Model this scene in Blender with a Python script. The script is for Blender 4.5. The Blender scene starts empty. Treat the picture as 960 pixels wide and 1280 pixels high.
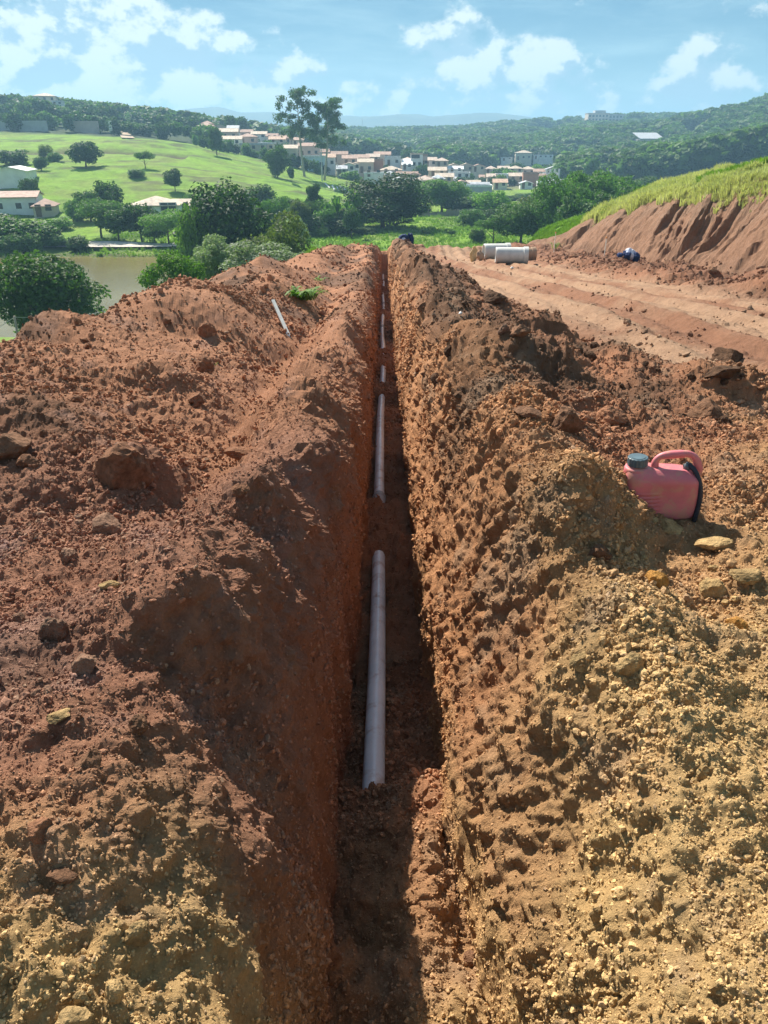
import bpy, math, random
import numpy as np
from mathutils import Vector, Matrix

S = bpy.context.scene
COL = S.collection
random.seed(7)
R = math.radians
# ------------------------------------------------------------------ camera
PITCH = R(26.2); F = 924.0                       # focal length in pixels of a 960 x 1280 frame
SP, CP = math.sin(PITCH), math.cos(PITCH)
cam = bpy.data.objects.new('camera', bpy.data.cameras.new('camera'))
COL.objects.link(cam)
cam.location = (0, 0, 0); cam.rotation_euler = (math.pi/2 - PITCH, 0, 0)
cam.data.sensor_fit = 'VERTICAL'; cam.data.sensor_height = 36.0
cam.data.lens = 36.0*F/1280; cam.data.clip_start = .05; cam.data.clip_end = 60000
S.camera = cam
# ------------------------------------------------------------------ sky, sun, exposure
SUN_AZ, SUN_EL = R(-31), R(43)
S.view_settings.view_transform = 'Standard'; S.view_settings.look = 'None'
S.view_settings.exposure = 1.10; S.view_settings.gamma = 1.0
W = bpy.data.worlds.new('World'); S.world = W; W.use_nodes = True

class NT:
    """small helper for node trees"""
    def __init__(s, tree): s.t = tree; s.n = tree.nodes; s.l = tree.links
    def add(s, typ, **kw):
        n = s.n.new(typ)
        for k, v in kw.items(): setattr(n, k, v)
        return n
    def put(s, node, key, v):
        i = node.inputs[key]
        if isinstance(v, bpy.types.NodeSocket): s.l.new(v, i)
        elif isinstance(v, (tuple, list)) and len(v) == 3 and i.type == 'RGBA': i.default_value = (*v, 1)
        else: i.default_value = v
    def math(s, op, a, b=0.0, c=None, clamp=False):
        n = s.add('ShaderNodeMath', operation=op, use_clamp=clamp)
        s.put(n, 0, a); s.put(n, 1, b)
        if c is not None: s.put(n, 2, c)
        return n.outputs[0]
    def vmath(s, op, a, b=(0, 0, 0)):
        n = s.add('ShaderNodeVectorMath', operation=op)
        s.put(n, 0, a)
        if op == 'SCALE': s.put(n, 'Scale', b)
        else: s.put(n, 1, b)
        return n.outputs['Value'] if op in ('DOT_PRODUCT', 'LENGTH', 'DISTANCE') else n.outputs[0]
    def noise(s, vec, scale, detail=4, rough=.5, dist=0.0):
        n = s.add('ShaderNodeTexNoise'); s.put(n, 'Scale', scale); s.put(n, 'Detail', detail)
        s.put(n, 'Roughness', rough); s.put(n, 'Distortion', dist)
        if vec is not None: s.put(n, 'Vector', vec)
        return n.outputs['Fac']
    def mix(s, f, a, b, blend='MIX'):
        n = s.add('ShaderNodeMix', data_type='RGBA', blend_type=blend)
        s.put(n, 'Factor', f); s.put(n, 'A', a) if False else None
        for key, v in ((6, a), (7, b)):
            i = n.inputs[key]
            if isinstance(v, bpy.types.NodeSocket): s.l.new(v, i)
            else: i.default_value = (*v[:3], 1)
        return n.outputs[2]
    def ss(s, x, lo, hi, o0=0.0, o1=1.0):
        n = s.add('ShaderNodeMapRange', interpolation_type='SMOOTHSTEP')
        s.put(n, 0, x); s.put(n, 1, lo); s.put(n, 2, hi); s.put(n, 3, o0); s.put(n, 4, o1)
        return n.outputs[0]

def build_world():
    t = NT(W.node_tree); bg = t.n['Background']
    sky = t.add('ShaderNodeTexSky', sky_type='NISHITA', sun_disc=False, sun_elevation=SUN_EL,
                sun_rotation=SUN_AZ, altitude=600, air_density=1.0, dust_density=.5, ozone_density=2.2)
    d = t.add('ShaderNodeTexCoord').outputs['Generated']
    sep = t.add('ShaderNodeSeparateXYZ'); t.put(sep, 0, d)
    # cumulus and thin cloud as 3D noise over the whole sphere of directions
    st = t.vmath('MULTIPLY', d, (1, 1, 1.5))
    n1 = t.noise(st, 13.0, 8, .58)
    n1b = t.noise(t.vmath('ADD', st, (-.012, 0, .03)), 13.0, 8, .58)
    puff = t.noise(st, 45.0, 5, .6)
    thin = t.noise(t.vmath('MULTIPLY', d, (1, 1, 5)), 6.0, 6, .62, .4)
    def blob(px, py, sx, sy, amp):
        x = (px-480)/F; y = (640-py)/F
        dv = Vector((x, CP + SP*y, -SP + CP*y)).normalized()
        df = t.vmath('SUBTRACT', d, tuple(dv))
        df = t.vmath('MULTIPLY', df, (F/sx, F/sx, F/sy))
        q = t.vmath('DOT_PRODUCT', df, df)
        return t.math('MULTIPLY', t.math('POWER', 2.718, t.math('MULTIPLY', q, -1.0)), amp)
    spots = [(195, 66, 80, 40, .27), (100, 26, 60, 44, .27), (20, 60, 60, 45, .18), (250, 40, 40, 30, .10), (60, 95, 90, 25, .2), (570, 55, 38, 30, .24),
             (625, 85, 70, 16, .2), (650, 42, 35, 16, .18), (390, 95, 55, 24, .2), (265, 100, 50, 18, .2), (330, 105, 30, 12, .14),
             (910, 95, 55, 35, .2), (850, 115, 30, 14, .16), (720, 118, 80, 25, .12), (520, 128, 120, 24, .13), (160, 20, 90, 20, .07), (480, 152, 700, 20, .13), (330, 128, 160, 14, .08), (780, 60, 150, 16, .07), (130, 95, 120, 22, .10)]
    m = None
    for sp in spots:
        b = blob(*sp); m = b if m is None else t.math('ADD', m, b)
    # the same kinds of cloud go on over the rest of the sky
    wide = t.ss(t.noise(t.vmath('MULTIPLY', d, (1, 1, 1.5)), 3.2, 2), .52, .7, 0, .22)
    away = t.ss(sep.outputs[1], .93, .80, 0, 1)
    m = t.math('ADD', m, t.math('MULTIPLY', wide, away))
    dens = t.math('ADD', n1, m)
    dens = t.math('ADD', dens, t.math('MULTIPLY', t.math('SUBTRACT', puff, .5), .24))
    cov = t.ss(dens, .645, .765)
    shade = t.ss(t.math('SUBTRACT', n1b, n1), -.05, .06, 1, 0)
    ccol = t.mix(shade, (2.5, 3.7, 4.6), (5.9, 6.4, 6.2))
    hz = t.ss(sep.outputs[2], -.02, .17, 1, 0)
    thinc = t.math('MULTIPLY', t.ss(thin, .38, .72), t.math('ADD', .42, t.math('MULTIPLY', hz, .40)))
    ramp = t.mix(t.ss(sep.outputs[2], .0, .20), (1.95, 3.7, 4.3), (.38, 1.55, 2.75))
    base = t.mix(t.ss(sep.outputs[2], .12, .6, .9, .15), t.vmath('SCALE', sky.outputs[0], .72), ramp)
    base = t.mix(thinc, base, (3.3, 4.9, 5.4))
    col = t.mix(t.math('MULTIPLY', cov, .95), base, ccol)
    t.l.new(col, bg.inputs[0]); bg.inputs[1].default_value = .081
build_world()
sun = bpy.data.objects.new('sun', bpy.data.lights.new('sun', 'SUN')); COL.objects.link(sun)
sun.data.energy = 5.0; sun.data.angle = R(.53); sun.data.color = (1, .93, .82)
sdir = Vector((math.sin(SUN_AZ)*math.cos(SUN_EL), math.cos(SUN_AZ)*math.cos(SUN_EL), math.sin(SUN_EL)))
sun.rotation_euler = sdir.to_track_quat('Z', 'Y').to_euler()
S.cycles.max_bounces = 6; S.cycles.diffuse_bounces = 3; S.cycles.glossy_bounces = 2
S.cycles.transmission_bounces = 2; S.cycles.volume_bounces = 0; S.cycles.transparent_max_bounces = 6

# ------------------------------------------------------------------ helpers
def ray(px, py):
    x = (px-480)/F; y = (640-py)/F
    return np.array([x, CP + SP*y, -SP + CP*y])
def at(px, py, Y):
    r = ray(px, py); return r*(Y/r[1])
def pix(P):
    """where a point stands in the 960 x 1280 photograph"""
    d = P[1]*CP - P[2]*SP
    return 480 + F*P[0]/d, 640 - F*(P[1]*SP + P[2]*CP)/d
def link(o): COL.objects.link(o); return o
def mesh_np(name, V, Fc, mats=(), smooth=False, mi=None):
    """V (n,3); Fc (m,k) all faces with k corners, or a list of such arrays"""
    me = bpy.data.meshes.new(name)
    if not isinstance(Fc, list): Fc = [Fc]
    Fc = [np.asarray(f, dtype=np.int32) for f in Fc if len(f)]
    V = np.asarray(V, dtype=np.float32)
    idx = np.concatenate([f.ravel() for f in Fc])
    cnt = np.concatenate([np.full(len(f), f.shape[1], np.int32) for f in Fc])
    me.vertices.add(len(V)); me.vertices.foreach_set('co', V.ravel())
    me.loops.add(len(idx)); me.loops.foreach_set('vertex_index', idx)
    me.polygons.add(len(cnt))
    me.polygons.foreach_set('loop_start', np.concatenate([[0], np.cumsum(cnt)[:-1]]).astype(np.int32))
    me.polygons.foreach_set('loop_total', cnt)
    if mi is not None: me.polygons.foreach_set('material_index', np.asarray(mi, np.int32))
    me.polygons.foreach_set('use_smooth', np.full(len(cnt), smooth))
    for m in mats: me.materials.append(m)
    me.update(calc_edges=True); me.validate()
    return me
def obj(name, me, parent=None, loc=None, rot=None, scale=None):
    o = bpy.data.objects.new(name, me); link(o)
    if parent is not None: o.parent = parent
    if loc is not None: o.location = [float(v) for v in loc]
    if rot is not None: o.rotation_euler = rot
    if scale is not None: o.scale = scale if isinstance(scale, (tuple, list)) else (scale,)*3
    return o
def tag(o, label=None, cat=None, group=None, kind=None):
    if label: o['label'] = label
    if cat: o['category'] = cat
    if group: o['group'] = group
    if kind: o['kind'] = kind
    return o
def empty(name, loc, rz=0, label=None, cat=None, group=None):
    o = bpy.data.objects.new(name, None); link(o); o.empty_display_size = .2
    o.location = [float(v) for v in loc]; o.rotation_euler = (0, 0, rz)
    return tag(o, label, cat, group)
def copy_tree(o, parent=None):
    c = o.copy(); link(c)
    if parent is not None: c.parent = parent
    for ch in list(o.children): copy_tree(ch, c)
    return c
class MB:
    """collects boxes, tubes, lathes and prisms into one mesh"""
    def __init__(s): s.v = []; s.f = []; s.m = []; s.cur = 0
    def quad(s, vs, fs):
        b = len(s.v); s.v += [tuple(map(float, v)) for v in vs]
        for f in fs: s.f.append(tuple(b+i for i in f)); s.m.append(s.cur)
    def box(s, c, d, rz=0, bev=0):
        x, y, z = d[0]/2, d[1]/2, d[2]/2; cs, sn = math.cos(rz), math.sin(rz)
        vs = [(sx*x, sy*y, sz*z) for sz in (-1, 1) for sx, sy in ((-1, -1), (1, -1), (1, 1), (-1, 1))]
        vs = [(c[0]+a*cs-b*sn, c[1]+a*sn+b*cs, c[2]+h) for a, b, h in vs]
        s.quad(vs, [(3, 2, 1, 0), (4, 5, 6, 7), (0, 1, 5, 4), (1, 2, 6, 5), (2, 3, 7, 6), (3, 0, 4, 7)])
    def tube(s, pts, rad, n=8, cap=True):
        pts = [Vector(p) for p in pts]
        if not isinstance(rad, (list, tuple)): rad = [rad]*len(pts)
        b = len(s.v); u = None
        for i, p in enumerate(pts):
            t = (pts[min(i+1, len(pts)-1)] - pts[max(i-1, 0)]).normalized()
            if u is None: u = t.orthogonal().normalized()
            else: u = (u - t*u.dot(t)).normalized()
            w = t.cross(u)
            for k in range(n):
                a = 2*math.pi*k/n; q = p + (u*math.cos(a) + w*math.sin(a))*rad[i]; s.v.append(tuple(q))
        for i in range(len(pts)-1):
            for k in range(n):
                s.f.append((b+i*n+k, b+i*n+(k+1) % n, b+(i+1)*n+(k+1) % n, b+(i+1)*n+k)); s.m.append(s.cur)
        if cap:
            s.f.append(tuple(b+k for k in reversed(range(n)))); s.m.append(s.cur)
            s.f.append(tuple(b+(len(pts)-1)*n+k for k in range(n))); s.m.append(s.cur)
    def build(s, name, mats, smooth=False):
        me = bpy.data.meshes.new(name); me.from_pydata(s.v, [], s.f)
        for m in (mats if isinstance(mats, (list, tuple)) else [mats]): me.materials.append(m)
        for p, k in zip(me.polygons, s.m): p.material_index = k; p.use_smooth = smooth
        me.update(); return me

# ---- vectorised noise
_rng = np.random.default_rng(3)
def _hash(ix, iy, iz, k):
    h = (ix.astype(np.uint32)*np.uint32(374761393) + iy.astype(np.uint32)*np.uint32(668265263)
         + iz.astype(np.uint32)*np.uint32(2147483647) + np.uint32(k)*np.uint32(974634777))
    h = (h ^ (h >> np.uint32(13)))*np.uint32(1274126177)
    h = (h ^ (h >> np.uint32(16)))*np.uint32(2246822519)
    return h ^ (h >> np.uint32(15))
def _u01(h): return (h & np.uint32(0xFFFFFF)).astype(np.float32)/np.float32(16777216)
def vnoise(x, y, z=None, k=0):
    """value noise in -1..1"""
    x = np.asarray(x, np.float32); y = np.asarray(y, np.float32)
    z = np.zeros_like(x) if z is None else np.asarray(z, np.float32)
    fx, fy, fz = np.floor(x), np.floor(y), np.floor(z)
    ix, iy, iz = fx.astype(np.int32), fy.astype(np.int32), fz.astype(np.int32)
    tx, ty, tz = x-fx, y-fy, z-fz
    tx, ty, tz = (t*t*t*(t*(t*6-15)+10) for t in (tx, ty, tz))
    out = 0
    for dx in (0, 1):
        wx = tx if dx else 1-tx
        for dy in (0, 1):
            wy = ty if dy else 1-ty
            for dz in (0, 1):
                wz = tz if dz else 1-tz
                out = out + wx*wy*wz*_u01(_hash(ix+dx, iy+dy, iz+dz, k))
    return out*2-1
def fbm(x, y, z=None, oct=4, k=0, gain=.5, ridge=False):
    a = 1.0; s = 0; f = 1.0
    for i in range(oct):
        n = vnoise(x*f+17.3*i, y*f-9.1*i, None if z is None else z*f+4.7*i, k+i)
        s = s + a*((1-2*np.abs(n)) if ridge else n); a *= gain; f *= 2.03
    return s
def stones(x, y, z, cell, rmin, rmax, prob, k=0, flat=.75, wob=.25):
    """height of half-buried lumps scattered in 3D space, radii in units of the cell"""
    x, y, z = x/cell, y/cell, z/cell
    if wob:
        n = vnoise(x*2.3, y*2.3, z*2.3, k+50)*wob; m = vnoise(x*2.3+9, y*2.3, z*2.3, k+51)*wob
        x = x+n*.6; y = y+m*.6; z = z+(n-m)*.4
    ix, iy, iz = (np.floor(v).astype(np.int32) for v in (x, y, z))
    out = np.zeros_like(x)
    for dx in (-1, 0, 1):
        for dy in (-1, 0, 1):
            for dz in (-1, 0, 1):
                jx, jy, jz = ix+dx, iy+dy, iz+dz
                h = _hash(jx, jy, jz, k)
                on = _u01(h) < prob
                h2 = h*np.uint32(2654435761); h2 ^= h2 >> np.uint32(15)
                h3 = h2*np.uint32(2246822519); h3 ^= h3 >> np.uint32(13)
                h4 = h3*np.uint32(3266489917); h4 ^= h4 >> np.uint32(16)
                h5 = h4*np.uint32(668265263); h5 ^= h5 >> np.uint32(15)
                ddx = x-(jx+_u01(h2)); ddy = y-(jy+_u01(h3)); ddz = z-(jz+_u01(h4))
                r = rmin + (rmax-rmin)*_u01(h5)**2
                q = r*r - (ddx*ddx+ddy*ddy+ddz*ddz)
                out = np.maximum(out, np.where(on & (q > 0), np.sqrt(np.maximum(q, 0))**flat*r**(1-flat), 0))
    return out*cell
def sst(x, lo, hi):
    t = np.clip((x-lo)/(hi-lo), 0, 1); return t*t*(3-2*t)
# ------------------------------------------------------------------ the lie of the land (camera height is z = 0)
def zat(px, py, Y):
    p = at(px, py, Y); return (p[0], p[1], p[2])
CTRL = [zat(*c) for c in [
    (480, 300, 133), (480, 276, 172), (420, 303, 130), (560, 276, 172), (600, 298, 138), (400, 322, 114), (470, 326, 110),
    (0, 318, 113), (130, 318, 114), (260, 318, 116), (150, 302, 123), (0, 300, 125), (300, 303, 128), (350, 290, 140),
    (100, 262, 158), (200, 266, 160), (30, 272, 150), (300, 258, 172), (380, 250, 190), (-200, 270, 150),
    (100, 218, 200), (200, 212, 210), (300, 216, 225), (380, 232, 225), (0, 222, 190), (-200, 225, 200), (60, 245, 172), (160, 240, 180),
    (30, 182, 262), (130, 180, 262), (200, 176, 278), (250, 184, 285), (300, 196, 280), (350, 212, 265), (410, 232, 250), (440, 246, 235), (-200, 180, 270),
    (30, 162, 330), (130, 165, 340), (200, 168, 345), (0, 154, 400), (60, 150, 420), (150, 160, 420), (230, 167, 430), (-200, 136, 430), (300, 175, 400), (300, 190, 330),
    (360, 192, 400), (400, 212, 320), (450, 226, 310), (500, 233, 310), (600, 243, 310), (690, 246, 330), (600, 218, 440), (700, 222, 440), (500, 205, 460), (430, 200, 460),
    (560, 258, 220), (650, 268, 190), (720, 268, 170), (800, 262, 170), (520, 262, 205), (900, 255, 180), (1200, 240, 200),
    (480, 195, 650), (560, 178, 850), (650, 168, 900), (700, 165, 930), (755, 156, 950), (820, 163, 930), (860, 166, 850), (900, 156, 750), (960, 136, 700), (1100, 95, 700),
    (800, 200, 520), (760, 215, 430), (880, 205, 380), (960, 195, 330), (1200, 180, 330), (640, 200, 560), (550, 200, 560),
    (380, 178, 700), (250, 176, 700), (100, 174, 700), (480, 178, 1100), (700, 178, 1400), (300, 178, 1200), (900, 178, 1300), (100, 178, 1300), (1300, 130, 1200), (-300, 140, 800),
    (480, 176, 2000), (200, 176, 2000), (800, 176, 2000)]]
CTRL += [(-18, 45, -12.5), (-30, 60, -14.3), (-60, 60, -14.3), (-100, 70, -13), (-30, 100, -15), (-55, 100, -15), (-5, 85, -13.5), (-10, 110, -13.6),
         (-25, 80, -15), (10, 75, -12.2), (14, 95, -12.6), (30, 90, -12), (50, 110, -12), (-30, 30, -12), (-60, 20, -13), (-20, 0, -9),
         (40, 75, -7), (80, 90, -8), (-80, -60, -10), (60, -60, 2), (0, -90, 1), (150, 0, 3), (-200, 0, -8), (-200, 120, -8), (250, 150, -2),
         (-400, 600, 30), (600, 300, 20), (1200, 900, 60), (-900, 900, 40), (0, -800, 30), (900, -600, 40), (-900, -500, 30)]
CTRL = np.array(CTRL, float)
def _rbf():
    P = CTRL; n = len(P); d = np.hypot(P[:, None, 0]-P[None, :, 0], P[:, None, 1]-P[None, :, 1])
    A = np.zeros((n+3, n+3)); A[:n, :n] = d + np.eye(n)*-.3; A[:n, n] = 1; A[:n, n+1:] = P[:, :2]/500; A[n:, :n] = A[:n, n:].T
    return np.linalg.solve(A, np.concatenate([P[:, 2], [0, 0, 0]]))
_w = _rbf()
def valley(X, Y):
    X = np.asarray(X, float); Y = np.asarray(Y, float); sh = X.shape; x = X.ravel(); y = Y.ravel(); out = np.empty(len(x))
    for i in range(0, len(x), 20000):
        a, b = x[i:i+20000], y[i:i+20000]
        d = np.hypot(a[:, None]-CTRL[None, :, 0], b[:, None]-CTRL[None, :, 1])
        out[i:i+20000] = d@_w[:-3] + _w[-3] + a/500*_w[-2] + b/500*_w[-1]
    return out.reshape(sh)
LAKE_Z = -14.0
def lake_d(X, Y):
    """negative inside the lake"""
    e1 = ((X+40)/34)**2 + ((Y-86)/25.5)**2
    e2 = ((X+85)/40)**2 + ((Y-74)/19)**2
    return np.minimum(e1, e2) - 1 + .12*vnoise(X/9, Y/9)
def g(Y):                                        # level of the worked ground along the trench
    Y = np.asarray(Y, float)
    return -1.25 - .1*np.minimum(Y, 25) - .088*np.clip(Y-25, 0, 200)
def floor_z(Y): return g(Y) - 1.12 + .05*np.sin(Y*.9)
CY = np.array([-30, 0, 10, 20, 28, 36, 49, 61, 78, 100]); CZ_ = np.array([1.6, .8, .1, -.25, -.88, -1.72, -3.72, -6.2, -8.6, -10.5])
RY = np.array([-30, 0, 10, 20, 27, 33, 41, 50, 71, 90, 110]); RZ = np.array([3, 2.3, 1.6, .7, .1, -.25, -1.1, -2.2, -6.0, -8.8, -11])
def cut_base(Y):                                 # foot of the cut bank
    return 10.7 + .35*np.sin(Y*.25) + .25*np.sin(Y*.71+1)
def MO(X, Y, x, y, h, rx, ry, near=None, rot=0.0, p=2.0):
    """a heap; near = radius of its side facing the camera"""
    c, s = math.cos(rot), math.sin(rot)
    a = (X-x)*c + (Y-y)*s; b = -(X-x)*s + (Y-y)*c
    rb = ry if near is None else np.where(b < 0, near, ry)
    return h*np.exp(-((a/rx)**2 + (b/rb)**2)**(p/2))
def spoil(X, Y):
    """heaps left and right of the trench, without their grain"""
    h = np.zeros_like(X)
    wx = X + .12*vnoise(X*2, Y*2, k=3); wy = Y + .15*vnoise(X*2, Y*2, k=4)
    # left lip ridge, channel left by the digger, plateau beyond
    h += .20*np.exp(-((wx+.52)/.27)**2)*(1+.5*vnoise(Y*.9, Y*0, k=9))*sst(Y, 1.9, 3.0)
    h -= .13*np.exp(-((wx+1.0)/.2)**2)*sst(Y, 2.6, 3.4)*(1-sst(Y, 14, 18))
    h += .22*sst(-X, 1.2, 1.9)*sst(Y, 3.0, 4.2)*(1+.5*fbm(X*.8, Y*.8, oct=2, k=12))
    # heaps on the left
    for m in [(-.50, 1.98, .36, .36, .60, .25, .5), (-.36, 2.75, .22, .22, .35, .16, .35), (-.30, 3.6, .16, .25, .4, .2, .3), (-.33, 4.7, .18, .3, .5, .25, .3), (-.52, 1.24, .15, .30, .22, .15, .3),
              (-.22, 1.15, .05, .12, .2, .12, 0), (-.72, 1.42, .10, .25, .14, .10, .3), (-.62, .85, .08, .3, .25, .12, 0), (-1.15, 1.5, .14, .35, .4, .25, 0), (-.9, 1.05, .1, .25, .2, .12, 0),
              (-2.3, 8.4, .40, .9, 1.1, .7, .2), (-3.0, 7.2, .34, .8, .8, .6, 0), (-1.7, 9.3, .26, .7, 1.4, .5, 0), (-2.9, 10.6, .40, .8, 1.2, .8, 0), (-1.9, 13.5, .34, .9, 2, 1.2, 0), (-2.8, 17, .45, .9, 3, 2, 0),
              (-2.2, 23, .5, .9, 4, 3, 0), (-2.0, 32, .5, 1, 4, 4, 0), (-1.2, 40, .6, .9, 3, 3, 0), (-1.75, 3.45, .09, .5, .35, .3, .1), (-2.4, 3.9, .12, .5, .4, .35, 0), (-1.35, 3.75, .16, .25, .2, .14, 0),
              (-1.8, 5.6, .16, .6, .5, .3, 0), (-3.2, 5.6, .2, .6, .6, .4, 0), (-.9, 21, .28, .5, 4, 3, 0), (-.8, 33, .4, .5, 5, 4, 0)]:
        h += MO(wx, wy, *m)
    # right side: a long heap, wider near the camera
    wid = np.interp(Y, [0, 2, 3, 5, 7, 10, 20, 40, 50], [3.6, 3.4, 3.3, 2.7, 2.3, 1.95, 1.95, 1.6, 1.2]) + .22*vnoise(Y*1.1, Y*0+3, k=21) + .08*vnoise(Y*4, Y*0+3, k=22)
    band = sst(X, .1, .5)*(1-sst(X, wid-.55, wid))
    h += band*(.17+.06*vnoise(X*1.1, Y*.8, k=23))*sst(Y, .4, 2.6)
    h += .22*np.exp(-((wx-.70)/.26)**2)*np.interp(Y, [0, 1.0, 1.7, 2.4, 3, 4, 12, 60], [0, .1, .8, .7, .5, .8, 1, 1])
    for m in [(.78, 2.42, .24, .30, .34, .14, -.30), (.92, 2.02, -.10, .32, .2, .16, 0), (.55, 2.9, .08, .22, .4, .25, 0), (1.0, 5.6, .36, .55, .9, .50, -.25), (1.35, 4.1, .16, .55, .35, .14, -.5), (.62, 3.6, .10, .28, .3, .16, -.4),
              (2.6, 5.5, .34, .55, .5, .35, 0), (2.0, 6.2, .22, .5, .5, .3, 0), (1.55, 7.9, .32, .5, .7, .4, 0), (.9, 9.6, .28, .5, 1.2, .7, 0), (1.6, 12.0, .32, .45, 1.0, .6, 0), (1.0, 15.5, .52, .55, 3.0, 1.2, 0),
              (1.75, 16.5, .28, .4, 1.6, .9, 0), (1.1, 23, .62, .6, 4, 2, 0), (1.0, 32, .62, .6, 5, 3, 0), (1.0, 42, .5, .6, 3, 3, 0), (1.35, 1.7, .06, .25, .3, .16, -.6), (2.1, 3.3, .13, .6, .4, .3, 0), (1.75, 2.9, .10, .4, .35, .2, 0),
              (3.3, 4.6, .12, .6, .5, .4, 0), (1.45, 1.25, .06, .35, .2, .1, .4)]:
        h += MO(wx, wy, *m)
    # the can stands in a small hollow
    h -= MO(X, Y, 1.0, 2.45, .10, .32, .22)
    # loose heaps of the terrace right of the road
    side = sst(X, 6.9, 8.3)*(1-sst(X, 10.2, 11.0))
    h += side*(.16 + .30*np.clip(fbm(X*.7, Y*.55, oct=4, k=31), -.3, 2))*sst(Y, 3, 8)
    h += .25*sst(Y, 42, 47)*(1-sst(Y, 50, 56))*(1-sst(np.abs(X-2), 4, 8))*(1+vnoise(X, Y, k=5))
    return h
def road(X, Y):
    """1 on the beaten track between heap and cut"""
    wid = np.interp(Y, [0, 5, 10, 20, 40], [3.6, 2.9, 2.3, 2.1, 1.9])
    return sst(X, wid-.1, wid+.5)*(1-sst(X, 6.8, 8.0))
def ground(X, Y):
    """macro height of everything but the trench"""
    X = np.asarray(X, float); Y = np.asarray(Y, float)
    site = g(Y) + spoil(X, Y) + .05*fbm(X*.35, Y*.35, oct=2, k=40)
    rd = road(X, Y)
    u = X - 6 - .8*np.sin(Y*.12)
    rut = .05*np.sin(u*5.2+.6*vnoise(X, Y*.3, k=41)) + .035*np.sin(u*11.3+1+.8*vnoise(X, Y*.4, k=42))
    site = site + rd*rut*sst(Y, 1, 4)
    # cut bank on the right
    b = cut_base(Y); ht = np.interp(Y, CY, CZ_); zb = g(Y)
    run = 2.7
    t = np.clip((X-b)/run, 0, 1)
    wp = 1.3*vnoise(Y*.22, X*.2, k=61); gull = fbm(Y*.8 - X*.42 + wp, X*.15, oct=4, k=60)*(.55+.9*sst(vnoise(Y*.3, X*0, k=62), -.6, .5)) + .3*fbm(X*.8, Y*.8, oct=2, k=63) + .28*fbm(Y*3.1-X*1.3, X*.3, oct=2, k=64)
    cutz = zb + (ht-zb)*(t**.82) - np.clip(ht-zb, .1, 4)*.14*np.sin(np.clip(t, 0, 1)*math.pi)**.7*np.clip(gull*1.25, -.3, 1.7)
    top = np.interp(Y, RY, RZ)
    tt = np.clip((X-b-run)/3.4, 0, 1)
    tz = ht + (top-ht)*tt**.8 + .12*fbm(X*.6, Y*.6, oct=3, k=66)*sst(tt, 0, .2) + .02*np.maximum(X-b-run-3.4, 0)
    right = np.where(X < b, site, np.where(t < 1, cutz, tz))
    # the edge of the worked ground: left side, far end
    end = np.interp(X, [-20, -3.4, 1, 6, 12, 16, 22, 60], [44, 45, 47, 52, 64, 80, 95, 100])
    dl = -3.45 - .35*np.sin(Y*.5) - .3*vnoise(Y*.6, Y*0, k=70) - X
    de = Y - end
    d = np.maximum(dl, de*.8)
    d = np.where((dl > 0) & (de > 0), np.hypot(dl, de*.8), d)
    v = valley(X, Y)
    slope = np.where(de > 0, .33, .52)
    fall = right - slope*np.maximum(d, 0) - .12*sst(d, 0, .5)
    z = np.where(d > 0, np.maximum(fall, v), right)
    bl = sst(d, 4, 30); z = np.where(d > 0, z*(1-bl) + np.minimum(np.maximum(fall, v), v+.0)*bl, z)
    k = sst(X, 45, 90); z = z*(1-k)+v*k
    k = sst(-Y, 12, 40); z = z*(1-k)+v*k
    ld = lake_d(X, Y)
    z = np.where(d > 8, np.where(ld < 0, np.minimum(z, LAKE_Z-.25-.9*np.clip(-ld*2, 0, 1)), np.maximum(z, LAKE_Z+.12+np.clip(ld, 0, .5)*.5)), z)
    return z
def gz(x, y): return float(ground(np.array([float(x)]), np.array([float(y)]))[0])
def hit(px, py, lo=.6, hi=1500):
    """first place where the line of sight through a pixel meets the ground"""
    r = ray(px, py); Y = np.geomspace(lo, hi, 1500); P = r[None, :]*(Y/r[1])[:, None]
    G = ground(P[:, 0], P[:, 1]); k = np.nonzero(P[:, 2] < G)[0]
    i = k[0] if len(k) else len(Y)-1
    Y2 = np.linspace(Y[max(i-1, 0)], Y[i], 60); P = r[None, :]*(Y2/r[1])[:, None]
    G = ground(P[:, 0], P[:, 1]); k = np.nonzero(P[:, 2] < G)[0]; j = k[0] if len(k) else 0
    return float(P[j, 0]), float(Y2[j]), float(G[j])

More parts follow.
